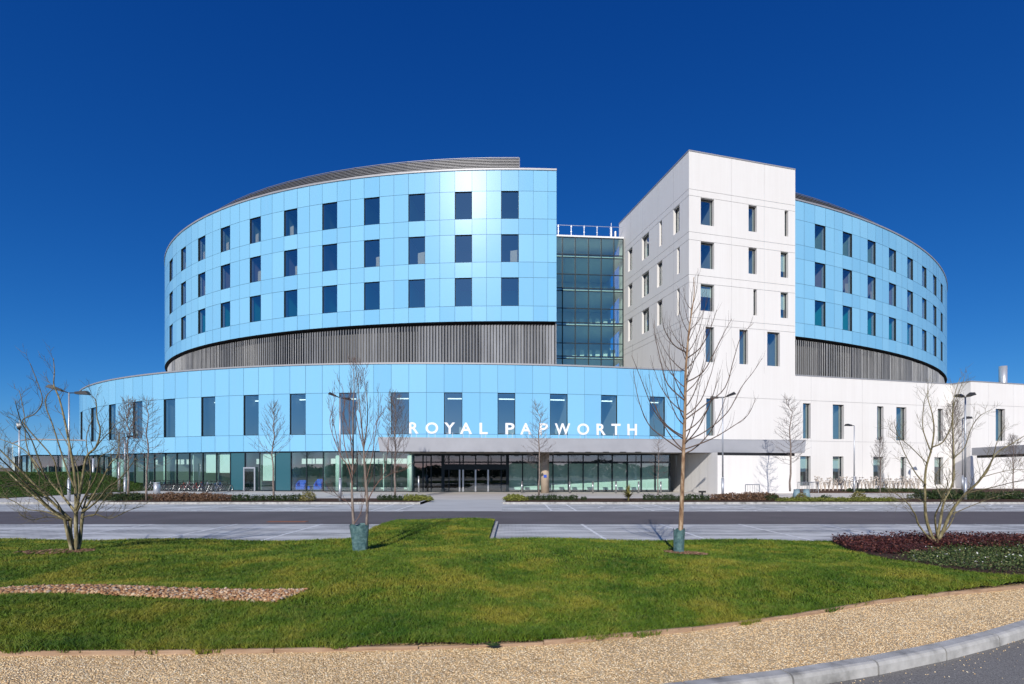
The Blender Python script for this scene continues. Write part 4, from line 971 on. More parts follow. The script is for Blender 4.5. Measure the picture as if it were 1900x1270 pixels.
# A: many stemmed bare tree at left
rnd = random.Random(11); D = 10.4; base = at(136, 1030, D); tr, cr = MB(), MB()
px_stem(tr, [(137, 1036), (133, 1006), (130, 985), (131, 962)], D, .042, .032, 10)
px_stem(tr, [(138, 1036), (142, 1006), (141, 975), (141, 948)], D, .042, .032, 10)
px_stem(tr, [(141, 1034), (148, 1006), (151, 975), (155, 944)], D+.08, .038, .028, 9)
px_stem(tr, [(136, 1035), (129, 1006), (124, 985), (120, 962)], D-.08, .034, .026, 9)
SA = [([(131, 965), (105, 940), (70, 905), (35, 870), (0, 835), (-35, 800)], -.8, .042), ([(131, 966), (95, 945), (55, 905), (12, 862), (-30, 825)], -1.6, .036),
      ([(120, 965), (85, 940), (40, 900), (5, 868), (-40, 830)], .6, .030), ([(141, 952), (120, 925), (85, 885), (45, 835), (0, 815)], .4, .034),
      ([(141, 952), (140, 900), (135, 860), (122, 790), (110, 740), (100, 715), (101, 690), (99, 665)], .3, .038), ([(138, 905), (120, 860), (98, 790), (85, 755), (87, 735), (98, 722), (100, 716)], .8, .02),
      ([(118, 922), (106, 885), (98, 850), (55, 800), (42, 780), (62, 770), (75, 755), (78, 735), (62, 690), (56, 675)], -.5, .018), ([(85, 890), (60, 820), (40, 785), (28, 745)], -.9, .017), ([(75, 885), (50, 830), (45, 770), (36, 725)], .9, .016),
      ([(140, 950), (150, 905), (160, 850), (178, 830), (186, 800), (180, 775), (178, 745), (170, 735)], -.4, .036), ([(178, 830), (190, 815), (205, 800), (215, 785)], -.2, .016),
      ([(155, 948), (170, 925), (190, 890), (205, 860), (218, 845), (222, 805)], .7, .030), ([(155, 950), (180, 930), (200, 905), (215, 895), (235, 875), (252, 850)], -.9, .024),
      ([(155, 960), (178, 955), (205, 962), (238, 948), (262, 940)], .5, .018), ([(168, 958), (176, 955), (188, 935), (212, 905)], -.5, .016), ([(131, 968), (110, 962), (85, 960), (60, 965), (36, 955)], -.6, .016),
      ([(120, 964), (85, 950), (50, 945), (25, 930), (0, 922)], .8, .017), ([(122, 962), (100, 925), (60, 900), (30, 895), (-10, 905)], -1.2, .018), ([(142, 952), (147, 915), (143, 870), (128, 830), (108, 795)], 1.0, .026),
      ([(154, 948), (140, 920), (122, 905), (108, 900), (82, 895)], -.7, .014), ([(154, 946), (165, 905), (168, 870), (160, 815), (172, 775)], 1.3, .022), ([(155, 945), (185, 915), (212, 912), (250, 922)], 1.1, .014),
      ([(141, 954), (158, 920), (178, 885), (185, 850), (204, 838), (212, 830)], -1.3, .022), ([(100, 935), (68, 915), (35, 900), (5, 905)], -1.5, .012)]
for ln_, dz, r in SA:
    p2 = px_stem(cr if r < .03 else tr, ln_, D, r*.85, .006, 7, dz)
    twigs(cr, rnd, *p2, 9, .62, .75, .30, .4, .25, 2, .0036)
finish_tree('bare_tree', base, tr, cr, 'bark_olive', 'twig_olive', 'bare many stemmed spreading tree on the lawn at far left')
mu = MB()
for i in range(260):
    a, q = random.uniform(0, 6.28), random.random()**.5; x, y = base[0]-.15+math.cos(a)*q*.75, base[1]-.25+math.sin(a)*q*.4; z = float(lawn_h(x, y))+.03; s_ = random.uniform(.02, .05); b_ = random.uniform(0, 3.1)
    mu.quad((x-s_*math.cos(b_), y-s_*math.sin(b_), z), (x+.02, y-.01, z+random.uniform(0, .02)), (x+s_*math.cos(b_), y+s_*math.sin(b_), z+random.uniform(0, .03)), (x-.01, y+.02, z+.02))
o = mu.build('bark_chips', M['leaf_brown']); tag(o, 'brown bark chips around the foot of the many stemmed tree', kind='stuff', cat='bark chips')

# B: twin stemmed tree in a green guard
D = 10.9; base = at(668, 1018, D); tr, cr = MB(), MB(); rnd = random.Random(5)
s1 = px_stem(tr, [(657, 1015), (656, 975), (654, 935), (653, 900), (655, 850), (655, 800), (655, 760), (657, 720), (655, 684)], D, .040, .006, 8, .1)
s2 = px_stem(tr, [(678, 1015), (680, 975), (682, 935), (680, 900), (676, 850), (672, 800), (668, 760), (664, 715), (661, 690)], D+.15, .036, .005, 8, -.3)
s3 = px_stem(tr, [(681, 940), (677, 880), (675, 835), (681, 790), (682, 750), (677, 715), (673, 682)], D+.1, .022, .004, 7, .4)
BS = [([(655, 900), (645, 865), (632, 845), (622, 800), (616, 770), (608, 755)], -.3, .016), ([(632, 845), (618, 810), (612, 780), (619, 750), (620, 732)], .3, .011), ([(655, 880), (640, 830), (636, 780), (640, 745), (634, 712)], .4, .014),
      ([(655, 860), (650, 810), (648, 760), (651, 725), (655, 705)], -.5, .013), ([(682, 930), (695, 905), (712, 880), (718, 845), (722, 810)], .3, .015), ([(700, 895), (725, 880), (748, 872)], .1, .007), ([(680, 890), (690, 850), (697, 800), (703, 765), (702, 735)], -.3, .013),
      ([(655, 975), (668, 955), (676, 925), (680, 900)], .1, .013), ([(656, 950), (642, 930), (620, 920), (602, 912)], -.3, .005), ([(677, 850), (690, 815), (697, 785), (710, 765)], .5, .009), ([(654, 820), (644, 790), (638, 765), (642, 740)], .6, .009), ([(675, 835), (666, 800), (660, 760), (664, 725), (668, 700)], .3, .01)]
for ln_, dz, r in BS:
    p2 = px_stem(cr, ln_, D, r, .003, 6, dz); twigs(cr, rnd, *p2, 9, .50, .55, .45, .35, .2, 2, .0034)
for p2 in (s1, s2, s3): twigs(cr, rnd, *p2, 16, .55, .6, .5, .3, .35, 2, .0034)
finish_tree('bare_tree', base, tr, cr, 'bark_grey', 'twig_red', 'slender twin stemmed bare tree in a green guard left of the grass peninsula')
def guard(label, c, r0, r1, z0, z1, seed):
    rn = random.Random(seed); mb = MB(); n = 26; rows = 7
    for sgn in (0, 1):
        for j in range(rows+1):
            t = j/rows
            for i in range(n):
                a = 2*math.pi*i/n; rr = (r0+(r1-r0)*t)*(1+.07*math.sin(a*3+t*2.2+seed)+.04*math.sin(a*7-3*t))-sgn*.008
                mb.v.append((c[0]+rr*math.cos(a), c[1]+rr*math.sin(a)*.8, z0+(z1-z0)*t+(.02*math.sin(a*5) if j == rows else 0)))
        b0 = sgn*n*(rows+1)
        for j in range(rows):
            for i in range(n): mb.f.append((b0+j*n+i, b0+j*n+(i+1) % n, b0+(j+1)*n+(i+1) % n, b0+(j+1)*n+i)); mb.m.append(0)
    o = mb.build('tree_guard', M['guard'], None, True); return tag(o, label, 'tree guard', 'green plastic tree guards')
guard('wide green plastic guard around the twin stems on the lawn', (base[0], base[1]), .155, .205, base[2]-.05, base[2]+.52, 2)

# C: staked single trunk tree right of centre
D = 10.2; base = at(1261, 1028, D); tr, cr = MB(), MB(); rnd = random.Random(23)
t1 = px_stem(tr, [(1261, 1032), (1263, 985), (1265, 930), (1267, 870), (1269, 820), (1271, 760), (1272, 700), (1275, 650), (1279, 610), (1284, 575), (1288, 545), (1287, 515)], D, .056, .006, 10)
P_, Dd, Rr = t1; Z = [p.z for p in P_]
def on_trunk(z):
    for i in range(len(P_)-1):
        if P_[i+1].z >= z: f = (z-P_[i].z)/(P_[i+1].z-P_[i].z+1e-9); return P_[i].lerp(P_[i+1], f), Rr[i]
    return P_[-1], Rr[-1]
z_lo, z_hi = at(0, 848, D)[2], at(0, 560, D)[2]
for i in range(32):
    t = (i+rnd.random()*.6)/32; z = z_lo+(z_hi-z_lo)*t; q, r = on_trunk(z); az = i*2.399+rnd.uniform(-.3, .3)
    L = (2.05-1.45*t)*rnd.uniform(.75, 1.08); el = R(rnd.uniform(12, 30)+t*22)
    d = (math.cos(az)*math.cos(el), math.sin(az)*math.cos(el)*.85, math.sin(el))
    p2 = curve_branch(cr, rnd, q, d, L, max(.006, .0155*(1-t*.55)), .95, .055, 11, .16, 5)
    twigs(cr, rnd, *p2, 5, .60*(1-.3*t), .55, .6, .5, .25, 1, .0030)
for ln_, dz in (([(1268, 838), (1235, 815), (1205, 790), (1187, 750), (1178, 710), (1175, 690)], .5), ([(1269, 815), (1235, 790), (1210, 755), (1190, 705), (1172, 660)], -.6), ([(1270, 820), (1310, 800), (1350, 765), (1375, 720), (1398, 690), (1414, 665)], .6),
                ([(1270, 780), (1310, 750), (1345, 720), (1362, 665), (1375, 625), (1398, 600)], -.4), ([(1268, 835), (1320, 815), (1362, 790), (1388, 770), (1402, 740)], .2), ([(1272, 745), (1240, 715), (1228, 680), (1215, 620), (1214, 595)], .3),
                ([(1273, 710), (1305, 690), (1330, 645), (1345, 615), (1358, 592)], .4), ([(1275, 665), (1300, 645), (1318, 610), (1330, 575)], -.4), ([(1275, 655), (1250, 640), (1232, 610), (1230, 590)], -.3)):
    p2 = px_stem(cr, ln_, D, .0155, .004, 6, dz); twigs(cr, rnd, *p2, 9, .55, .5, .6, .45, .25, 1, .0030)
finish_tree('bare_tree', base, tr, cr, 'bark_tan', 'twig', 'tall bare tree with upswept branches and orange brown trunk right of the entrance')
guard('narrow green plastic guard on the orange brown trunk', (base[0]-.01, base[1]), .10, .115, base[2]-.05, base[2]+.50, 5)
st_ = MB()
for i in range(420):
    a, q = random.uniform(0, 6.28), random.random()**.5*.36; x, y = base[0]+.08+math.cos(a)*q*1.2, base[1]-.1+math.sin(a)*q; z = float(lawn_h(x, y))+.02; s_ = random.uniform(.01, .03); b_ = random.uniform(0, 3.1)
    st_.quad((x-s_*math.cos(b_), y-s_*math.sin(b_), z), (x+.02, y-.01, z+random.uniform(0, .02)), (x+s_*math.cos(b_), y+s_*math.sin(b_), z+random.uniform(0, .03)), (x-.01, y+.02, z+.02))
o = st_.build('bark_chips', M['leaf_brown']); tag(o, 'brown bark chips around the foot of the orange brown trunk', kind='stuff', cat='bark chips')

# D: many stemmed tree in the mulch bed at right
D = 11.8; base = at(1735, 1008, D); tr, cr = MB(), MB(); rnd = random.Random(31)
SD = [([(1737, 1010), (1727, 990), (1718, 960), (1716, 915), (1718, 870), (1728, 835), (1733, 800), (1730, 770), (1722, 740), (1722, 712)], .2, .042), ([(1728, 840), (1718, 815), (1712, 790), (1714, 750), (1720, 730)], .5, .016),
      ([(1730, 830), (1750, 820), (1765, 790), (1768, 760), (1776, 735), (1790, 700)], -.4, .018), ([(1737, 1010), (1750, 985), (1765, 950), (1790, 918), (1815, 895), (1835, 865), (1850, 840), (1880, 822), (1915, 800)], -.8, .042),
      ([(1800, 908), (1830, 878), (1842, 850), (1850, 820), (1865, 790)], .6, .018), ([(1738, 1005), (1745, 965), (1752, 930), (1768, 895), (1770, 850), (1768, 790), (1770, 740), (1782, 700)], .6, .034),
      ([(1732, 1008), (1705, 975), (1698, 955), (1680, 930), (1655, 912), (1640, 900)], -.5, .024), ([(1718, 900), (1700, 880), (1680, 845), (1668, 815), (1660, 790)], .5, .016), ([(1720, 860), (1690, 830), (1672, 815), (1650, 795)], -.5, .012),
      ([(1740, 1000), (1735, 960), (1745, 935), (1758, 900), (1752, 880)], -1.0, .024), ([(1825, 885), (1850, 878), (1880, 872), (1910, 872)], .3, .010), ([(1795, 915), (1840, 905), (1880, 895), (1915, 888)], -1.2, .014),
      ([(1765, 955), (1800, 940), (1840, 925), (1880, 915)], -.3, .012), ([(1738, 1002), (1762, 975), (1772, 945), (1762, 915), (1745, 905)], 1.0, .018), ([(1752, 930), (1740, 910), (1735, 885), (1760, 850)], .5, .013),
      ([(1716, 935), (1700, 925), (1668, 930), (1650, 922)], .4, .010), ([(1770, 850), (1790, 830), (1800, 800), (1815, 775), (1840, 760)], .3, .013)]
for ln_, dz, r in SD:
    p2 = px_stem(tr if r > .02 else cr, ln_, D, r, .005, 8, dz); twigs(cr, rnd, *p2, 11, .62, .75, .28, .32, .28, 2, .0030)
finish_tree('bare_tree', base, tr, cr, 'bark_olive', 'twig_olive', 'bare many stemmed tree growing out of the maroon shrub bed at right')

# street trees in front of the building: three kinds of crown, copied
def small_tree(kind, seed):
    rn = random.Random(seed); tr, cr = MB(), MB(); Ht = 6.2
    pts = [Vector((rn.gauss(0, .02)*z, rn.gauss(0, .02)*z, z)) for z in np.linspace(0, Ht, 12)]
    rr = [.055*(1-z.z/Ht)**.8+.008 for z in pts]; tr.tube(pts, rr, 7)
    for i in range({0: 34, 1: 46, 2: 40}[kind]):
        n_ = {0: 34, 1: 46, 2: 40}[kind]; t = i/n_; az = i*2.4+rn.uniform(-.4, .4)
        if kind == 0:   z = 2.5+3.3*t; L = 1.75*(1-t)**.7+.25; el = R(22+30*t); up = .35
        elif kind == 1: z = 1.7+4.3*t; L = 1.25*(1-t)**.6+.15; el = R(8+20*t); up = .22
        else:           z = 1.9+3.6*t; L = 1.6*(1-t)**.5+.3; el = R(42+15*t); up = .5
        f = z/Ht*11; k_ = min(int(f), 10); q = pts[k_].lerp(pts[k_+1], f-k_)
        p2 = curve_branch(cr, rn, q, (math.cos(az)*math.cos(el), math.sin(az)*math.cos(el), math.sin(el)), L*rn.uniform(.8, 1.1), .013, up, .07, 6, .3, 4)
        twigs(cr, rn, *p2, 6, .55 if kind else .62, .65, .25, .6, .2, 2 if kind == 2 else 1, .0095)
    e = empty('street_tree'); tr.build('trunk', M['bark_grey'], e, True); cr.build('crown', M['twig_grey'], e, True); return e
protos = {k: small_tree(k, 40+k) for k in range(3)}; used = set()
TR = [(508, 928, 31.5, 737, 0, 'street tree with a wide vase of fine twigs in front of the glass door'), (733, 921, 34.0, 716, 2, 'street tree just left of the canopy corner, behind clipped shrubs'), (1000, 919, 34.5, 738, 1, 'slim street tree in front of the middle letters of the sign'),
      (1221, 919, 35, 800, 1, 'thin street tree near the right end of the sign letters'), (1466, 912, 38, 727, 1, 'slim street tree in front of the right end of the grey canopy'), (1633, 915, 42, 805, 2, 'small street tree in front of the white wing lower windows'),
      (272, 930, 31, 728, 1, 'slim street tree with horizontal twigs beside the bicycles'), (238, 921, 36, 728, 2, 'birch like street tree at the left curve of the podium'), (222, 905, 45, 790, 2, 'small distant street tree by the left curve of the podium'),
      (1768, 905, 44, 735, 2, 'street tree behind the maroon bed in front of the wing corner'), (1880, 915, 40, 800, 2, 'low street tree near the side canopy at far right'), (18, 880, 60, 815, 2, 'small tree far off behind the mound at far left')]
for x, yb, D, yt, k_, lb in TR:
    o = protos[k_] if k_ not in used else copy_tree(protos[k_]); used.add(k_)
    bx, by, bz = at(x, yb, D); ht = (yb-yt)/F*D; o.location = (bx, by, max(0.02, bz) if D < 50 else .8); s_ = ht/6.4; o.scale = (s_, s_, s_); o.rotation_euler = (0, 0, x*.7)
    tag(o, lb, 'tree', 'bare street trees in front of the building')

# ------------------------------------------------------------------ shrubs
def leaf_clump(name, m, rx, ry, rz, n, ls, seed, stems=12, lump=.25, shape='dome', stem_m=None):
    rn = np.random.default_rng(seed)
    a = rn.uniform(0, 6.283, n); u = rn.uniform(0, 1, n); rad = rn.uniform(.45, 1, n)**.5
    zz = u**.8; hr = np.sqrt(np.clip(1-zz**2, 0.05, 1)) if shape == 'dome' else np.where(zz < .85, 1, .7)
    lf = 1+lump*np.sin(a*3+seed)*np.sin(zz*5+seed*2)+lump*.6*np.sin(a*7+zz*9)
    x, y, z = rx*rad*hr*np.cos(a)*lf, ry*rad*hr*np.sin(a)*lf, rz*(.06+zz*lf*.9)
    v = rn.normal(0, 1, (n, 3)); v /= np.linalg.norm(v, axis=1)[:, None]; w_ = np.cross(v, rn.normal(0, 1, (n, 3))); w_ /= np.linalg.norm(w_, axis=1)[:, None]
    s_ = ls*rn.uniform(.6, 1.3, n)[:, None]; c = np.c_[x, y, z]
    V = np.stack([c-v*s_, c+w_*s_*.45, c+v*s_, c-w_*s_*.45], 1).reshape(-1, 3); Fc = np.arange(n*4).reshape(-1, 4)
    return fast_mesh(name, V, Fc, m)
kinds = {'box': leaf_clump('clipped_shrub', 'leaf_box', .30, .30, .40, 800, .038, 1, shape='col'), 'olive': leaf_clump('rounded_shrub', 'leaf_olive', .50, .48, .52, 1200, .045, 2),
         'lime': leaf_clump('low_shrub', 'leaf_lime', .5, .42, .34, 900, .05, 3), 'brown': leaf_clump('dry_shrub', 'leaf_brown', .55, .5, .42, 1100, .045, 4, lump=.35),
         'dark': leaf_clump('dark_shrub', 'leaf_box', .75, .6, .48, 1300, .05, 5, lump=.3)}
kused = set()
names = {'box': 'clipped_shrub', 'olive': 'rounded_shrub', 'lime': 'low_shrub', 'brown': 'dry_shrub', 'dark': 'dark_shrub'}
ord_ = ['first', 'second', 'third', 'fourth', 'fifth', 'sixth', 'seventh', 'eighth', 'ninth', 'tenth', 'eleventh', 'twelfth', 'thirteenth', 'fourteenth', 'fifteenth', 'sixteenth', 'seventeenth', 'eighteenth', 'nineteenth', 'twentieth', 'twenty first', 'twenty second', 'twenty third', 'twenty fourth', 'twenty fifth', 'twenty sixth']
def shrub(kind, px, D, label, group, s_=1.0, sz=1.0, z=.08):
    o = kinds[kind] if kind not in kused else kinds[kind].copy()
    if kind in kused: col.objects.link(o)
    kused.add(kind); o.location = (ex(px, D), D, z); o.rotation_euler = (0, 0, px*1.3); o.scale = (s_, s_, s_*sz)
    return tag(o, label, {'box': 'hedge plant'}.get(kind, 'shrub'), group)
def row(kind, x0, x1, D, n, where, group, s_=1.0, sz=1.0, adj=''):
    for i in range(n):
        px = x0+(x1-x0)*(i+.5)/n
        shrub(kind, px, D+random.uniform(-.15, .15), f'{ord_[i]} {adj} from the left {where}', group, s_*random.uniform(.88, 1.1), sz*random.uniform(.9, 1.1))
row('brown', 296, 428, 31.0, 10, 'in front of the bicycles', 'dry brown shrubs in the bed', .95, 1.05, 'dry brown shrub')
row('box', 432, 557, 30.8, 9, 'below the vase shaped street tree', 'clipped dark green hedge plants', .95, 1.0, 'dark green hedge plant')
shrub('olive', 572, 30.6, 'rounded yellow green shrub right of the dark hedge plants', 'rounded yellow green shrubs')
row('box', 704, 752, 31.2, 5, 'left of the crossing', 'clipped dark green hedge plants', .85, .95, 'dark green hedge plant')
row('lime', 754, 798, 31.0, 4, 'at the left edge of the crossing', 'low lime green shrubs', .9, 1.0, 'low lime green shrub')
row('lime', 942, 972, 31.0, 3, 'at the right edge of the crossing', 'low lime green shrubs', .9, 1.0, 'low lime green shrub')
row('box', 978, 1070, 31.3, 9, 'below the middle letters', 'clipped dark green hedge plants', .78, 1.0, 'dark green hedge plant')
shrub('box', 1083, 31.3, 'single small dark green hedge plant standing apart', 'clipped dark green hedge plants', .6)
row('box', 1194, 1316, 31.3, 9, 'behind the orange brown trunk', 'clipped dark green hedge plants', .85, 1.0, 'dark green hedge plant')
row('brown', 1322, 1440, 31.6, 8, 'below the right half of the canopy', 'dry brown shrubs in the bed', .95, 1.0, 'dry brown shrub')
shrub('dark', 1431, 31.2, 'dark bush at the end of the brown shrub row below the canopy', 'dark green bushes', .65, 1.2)
row('lime', 1446, 1660, 30.2, 18, 'along the kerb right of the canopy', 'low lime green shrubs', .8, .8, 'low yellow green tuft')
shrub('olive', 1593, 32.6, 'rounded olive shrub behind the yellow green tufts at right', 'rounded yellow green shrubs', .9)
shrub('dark', 1531, 31.5, 'dark bush among the yellow green tufts', 'dark green bushes', .55, 1.1)
shrub('olive', 1487, 32.8, 'small olive shrub between the blue grey planters', 'rounded yellow green shrubs', .7)
row('dark', 1574, 1700, 44.5, 12, 'at the foot of the white wing', 'dark green bushes', .8, .7, 'low dark bush')
row('dark', 1705, 1905, 32.8, 12, 'behind the right hand tree', 'dark green bushes', 1.0, .95, 'broad dark bush')
row('dark', 176, 262, 31.5, 8, 'at the foot of the birch like tree', 'dark green bushes', .8, .95, 'dark bush')
row('brown', 166, 290, 33.0, 8, 'behind the dark bushes at left', 'dry brown shrubs in the bed', .8, 1.0, 'reddish brown dry shrub')
# spiky plant
rnd = random.Random(3); mb = MB(); c = (ex(1166, 31), 31, .08)
for i in range(46):
    a, e = rnd.uniform(0, 6.28), R(rnd.uniform(15, 85)); l = rnd.uniform(.5, .85); d = Vector((math.cos(a)*math.cos(e), math.sin(a)*math.cos(e), math.sin(e)))
    s_ = d.cross(Vector((0, 0, 1))).normalized()*.035; p0 = Vector(c)+Vector((0, 0, rnd.uniform(.1, .4))); p1 = p0+d*l*.6; p2 = p1+(d-Vector((0, 0, .45))).normalized()*l*.4
    mb.quad(tuple(p0-s_), tuple(p0+s_), tuple(p1+s_), tuple(p1-s_)); mb.poly([tuple(p1-s_), tuple(p1+s_), tuple(p2)])
mb.cyl(c[0], c[1], .05, .5, .05, n=6); o = mb.build('spiky_plant', M['leaf_olive']); tag(o, 'spiky olive green plant standing alone in the bed below the sign letters', 'plant')
# maroon low shrubs and ivy with white flowers: ground cover
def cover(name, m, p, hmax, per, ls, lab, cat, spread=.16):
    n = len(p)*per; c = np.repeat(p, per, 0)+rng.normal(0, spread, (n, 2)); hh = np.repeat(rng.uniform(.3, 1, len(p)), per)
    z = lawn_h(c[:, 0], c[:, 1])+hmax*hh*rng.uniform(0, 1, n)**.7; ok = in_bed(c[:, 0], c[:, 1]-.08) & (c[:, 1] < 13.15); c, z = c[ok], z[ok]; n = len(z)
    v = rng.normal(0, 1, (n, 3)); v[:, 2] *= .6; v /= np.linalg.norm(v, axis=1)[:, None]; w_ = np.cross(v, rng.normal(0, 1, (n, 3))); w_ /= np.linalg.norm(w_, axis=1)[:, None]
    s_ = ls*rng.uniform(.6, 1.3, n)[:, None]; C = np.c_[c, z]; V = np.stack([C-v*s_, C+w_*s_*.5, C+v*s_, C-w_*s_*.5], 1).reshape(-1, 3)
    o = fast_mesh(name, V, np.arange(n*4).reshape(-1, 4), m); return tag(o, lab, cat, kind='stuff')
p = rng.uniform((5.5, 6.8), (17, 13.1), (6500, 2)); qx, qy = pxof(p[:, 0], p[:, 1]); p = p[in_bed(p[:, 0], p[:, 1]-.1) & (qx < 1960) & (((qy < 1014+.05*(qx-1720)) & (rng.random(len(p)) < .42)) | ((qx < 1715) & (qy < 1030) & (rng.random(len(p)) < .38)))]
cover('maroon_ground_cover', 'leaf_red', p, .25, 46, .026, 'low maroon leaved shrubs massed on the mulch bed', 'ground cover')
pg = rng.uniform((6, 6.6), (17, 12), (9000, 2)); qx, qy = pxof(pg[:, 0], pg[:, 1]); pg = pg[in_bed(pg[:, 0]-.1, pg[:, 1]-.12) & (qx > 1690+(1040-qy)*.3) & (qx < 1960) & (qy > 1014) & (rng.random(len(pg)) < .5)]
cover('ivy_ground_cover', 'leaf_green', pg, .13, 20, .019, 'green ground cover creeping over the mulch at right', 'ground cover', .12)
cover('white_flowers', 'petal', pg[::13], .20, 2, .020, 'small white flowers dotted over the green ground cover', 'flowers', .1)
# weed on the gravel edge
mb = MB(); c = (ex(916, 4.72), 4.60, .30); rnd = random.Random(9)
for i in range(11):
    a = i*.571; l = rnd.uniform(.06, .10); d = Vector((math.cos(a), math.sin(a)*.9, .25)); s_ = Vector((-math.sin(a), math.cos(a), 0))*.014; p0 = Vector(c); p1 = p0+d*l*.6; p2 = p0+d*l
    mb.poly([tuple(p0), tuple(p1+s_), tuple(p2), tuple(p1-s_)])
o = mb.build('weed', M['leaf_box']); tag(o, 'small dark rosette weed growing at the timber edging', 'weed')
# pale stemmed plants along the white wing
def stem_plant(seed):
    rn = random.Random(seed); mb = MB()
    for i in range(11):
        a, l = rn.uniform(0, 6.28), rn.uniform(.7, 1.25); t = rn.uniform(.05, .45)
        pts = [Vector((0, 0, 0)), Vector((math.cos(a)*t*.4, math.sin(a)*t*.4, l*.55)), Vector((math.cos(a)*t, math.sin(a)*t, l))]; mb.tube(pts, [.022, .018, .014], 4)
        q = pts[2]; mb.ring((q.x, q.y, q.z), .05, .035, 'z', 6, 4)
    return mb.build('pale_stem_plant', M['stem_pale'])
sp = stem_plant(1); n_ = 26
for i in range(n_):
    px = 1512+(1708-1512)*(i+.5)/n_; o = sp if i == 0 else sp.copy()
    if i: col.objects.link(o)
    D = 46.2+random.uniform(-.7, .7); o.location = (ex(px, D), D, .08); o.rotation_euler = (0, 0, i*1.1); s_ = random.uniform(.8, 1.15); o.scale = (s_,)*3
    tag(o, ord_[i]+' pale leafless stemmed plant from the left along the foot of the white wing', 'plant', 'pale stemmed plants along the white wing')

# ------------------------------------------------------------------ street furniture
def lamp_post(px, yb, D, yt, label, heads, hs=1.0):
    bx, by, _ = at(px, yb, D); zt_ = H+(HY-yt)/F*D; e = empty('street_lamp', (bx, by, .05)); h = zt_-.05
    mb = MB(); mb.cyl(0, 0, 0, 1.35, .085, .085, 12); mb.cyl(0, 0, 1.35, 1.45, .085, .055, 12); mb.cyl(0, 0, 1.45, h, .055, .04, 12); mb.build('pole', M['galv'], e, True)
    for (dx, dy, tl) in heads:
        L = math.hypot(dx, dy); u = (dx/L, dy/L); v = (-u[1], u[0]); m = MB()
        def P3(a, b, c): return (u[0]*a*hs+v[0]*b*hs, u[1]*a*hs+v[1]*b*hs, h-.02+c*hs+a*tl*hs)
        m.tube([P3(0, 0, 0), P3(.45, 0, .02)], [.03, .03], 6)
        m.hexa([P3(.36, -.12, -.06), P3(1.12, -.2, -.08), P3(1.12, .2, -.08), P3(.36, .12, -.06), P3(.36, -.12, .08), P3(.98, -.17, .15), P3(.98, .17, .15), P3(.36, .12, .08)])
        m.build('lamp_head', M['lampblack'], e)
    return tag(e, label, 'street lamp', 'grey street lamps')
lamp_post(128, 929, 31, 729, 'tall double headed street lamp behind the many stemmed tree at left', [(-1, -.25, .33), (1, .2, 0)])
lamp_post(631, 932, 30.5, 738, 'tall double headed street lamp left of the twin stemmed tree', [(-1, -.5, .35), (.6, .6, -.05)], .62)
lamp_post(1341, 918, 34, 738, 'double headed street lamp in front of the porch wall', [(-.8, .3, .05), (.9, -.6, .3)], .75)
lamp_post(1585, 912, 44, 790, 'slim single headed street lamp in front of the white wing', [(-1, -.2, .05)], .8)
lamp_post(1791, 922, 32, 737, 'tall street lamp with a large head at the wing corner', [(-.9, -.4, .05), (-.25, -.8, .1)], .8)
lamp_post(1786, 905, 48, 777, 'shorter double headed street lamp behind the tall one at the wing corner', [(-.2, -.6, 0), (1, .2, .1)], .9)
lamp_post(232, 922, 36, 811, 'short street lamp among the trees at the left curve of the podium', [(.9, -.2, .05)], .6)
e = empty('camera_mast', (ex(36, 52), 52, 0)); mb = MB(); mb.cyl(0, 0, 0, H+(HY-790)/F*52, .11, .07, 12); mb.build('pole', M['galv'], e, True)
zt_ = H+(HY-782)/F*52; mb = MB(); mb.cyl(0, 0, zt_-.6, zt_-.25, .22, .22, 14); mb.cyl(0, 0, zt_-.25, zt_+.1, .06, .03, 8); mb.build('housing', M['whitewall'], e, True); mb = MB(); mb.cyl(.05, -.1, zt_-.85, zt_-.6, .12, .18, 12); mb.build('camera_dome', M['blk'], e, True)
tag(e, 'grey security camera mast standing beyond the grass mound at far left', 'camera mast')
for i, (px, D, yt, lb) in enumerate(((173, 55, 851, 'thin pale post in front of the annex glazing'), (221, 47, 858, 'pale round post at the left curve of the ground floor glazing'))):
    mb = MB(); mb.cyl(ex(px, D), D, 0, H+(HY-yt)/F*D, .11, n=12); o = mb.build('post', M['galv'], None, True); tag(o, lb, 'post')
def bollard():
    e = empty('bollard'); mb = MB(); mb.cyl(0, 0, 0, 1.0, .075, .075, 14); mb.build('post', M['steel'], e, True); m = MB(); m.cyl(0, 0, 1.0, 1.03, .078, .06, 14); m.build('cap', M['steel'], e, True); return e
b0 = bollard(); words = ['leftmost bollard beside the dark entrance doors', 'bollard nearest the entrance column on its left', 'first bollard right of the entrance column', 'second bollard right of the entrance column', 'third bollard right of the entrance column', 'fourth bollard right of the entrance column', 'rightmost bollard beside the porch wall']
for i, px in enumerate((777, 968.3, 1057, 1100, 1143, 1185, 1226)):
    o = b0 if i == 0 else copy_tree(b0); o.location = (ex(px, 43.6), 43.6, 0); o.scale = (1, 1, 1.45 if i == 0 else 1.0); tag(o, 'steel '+words[i], 'bollard', 'steel bollards under the canopy')
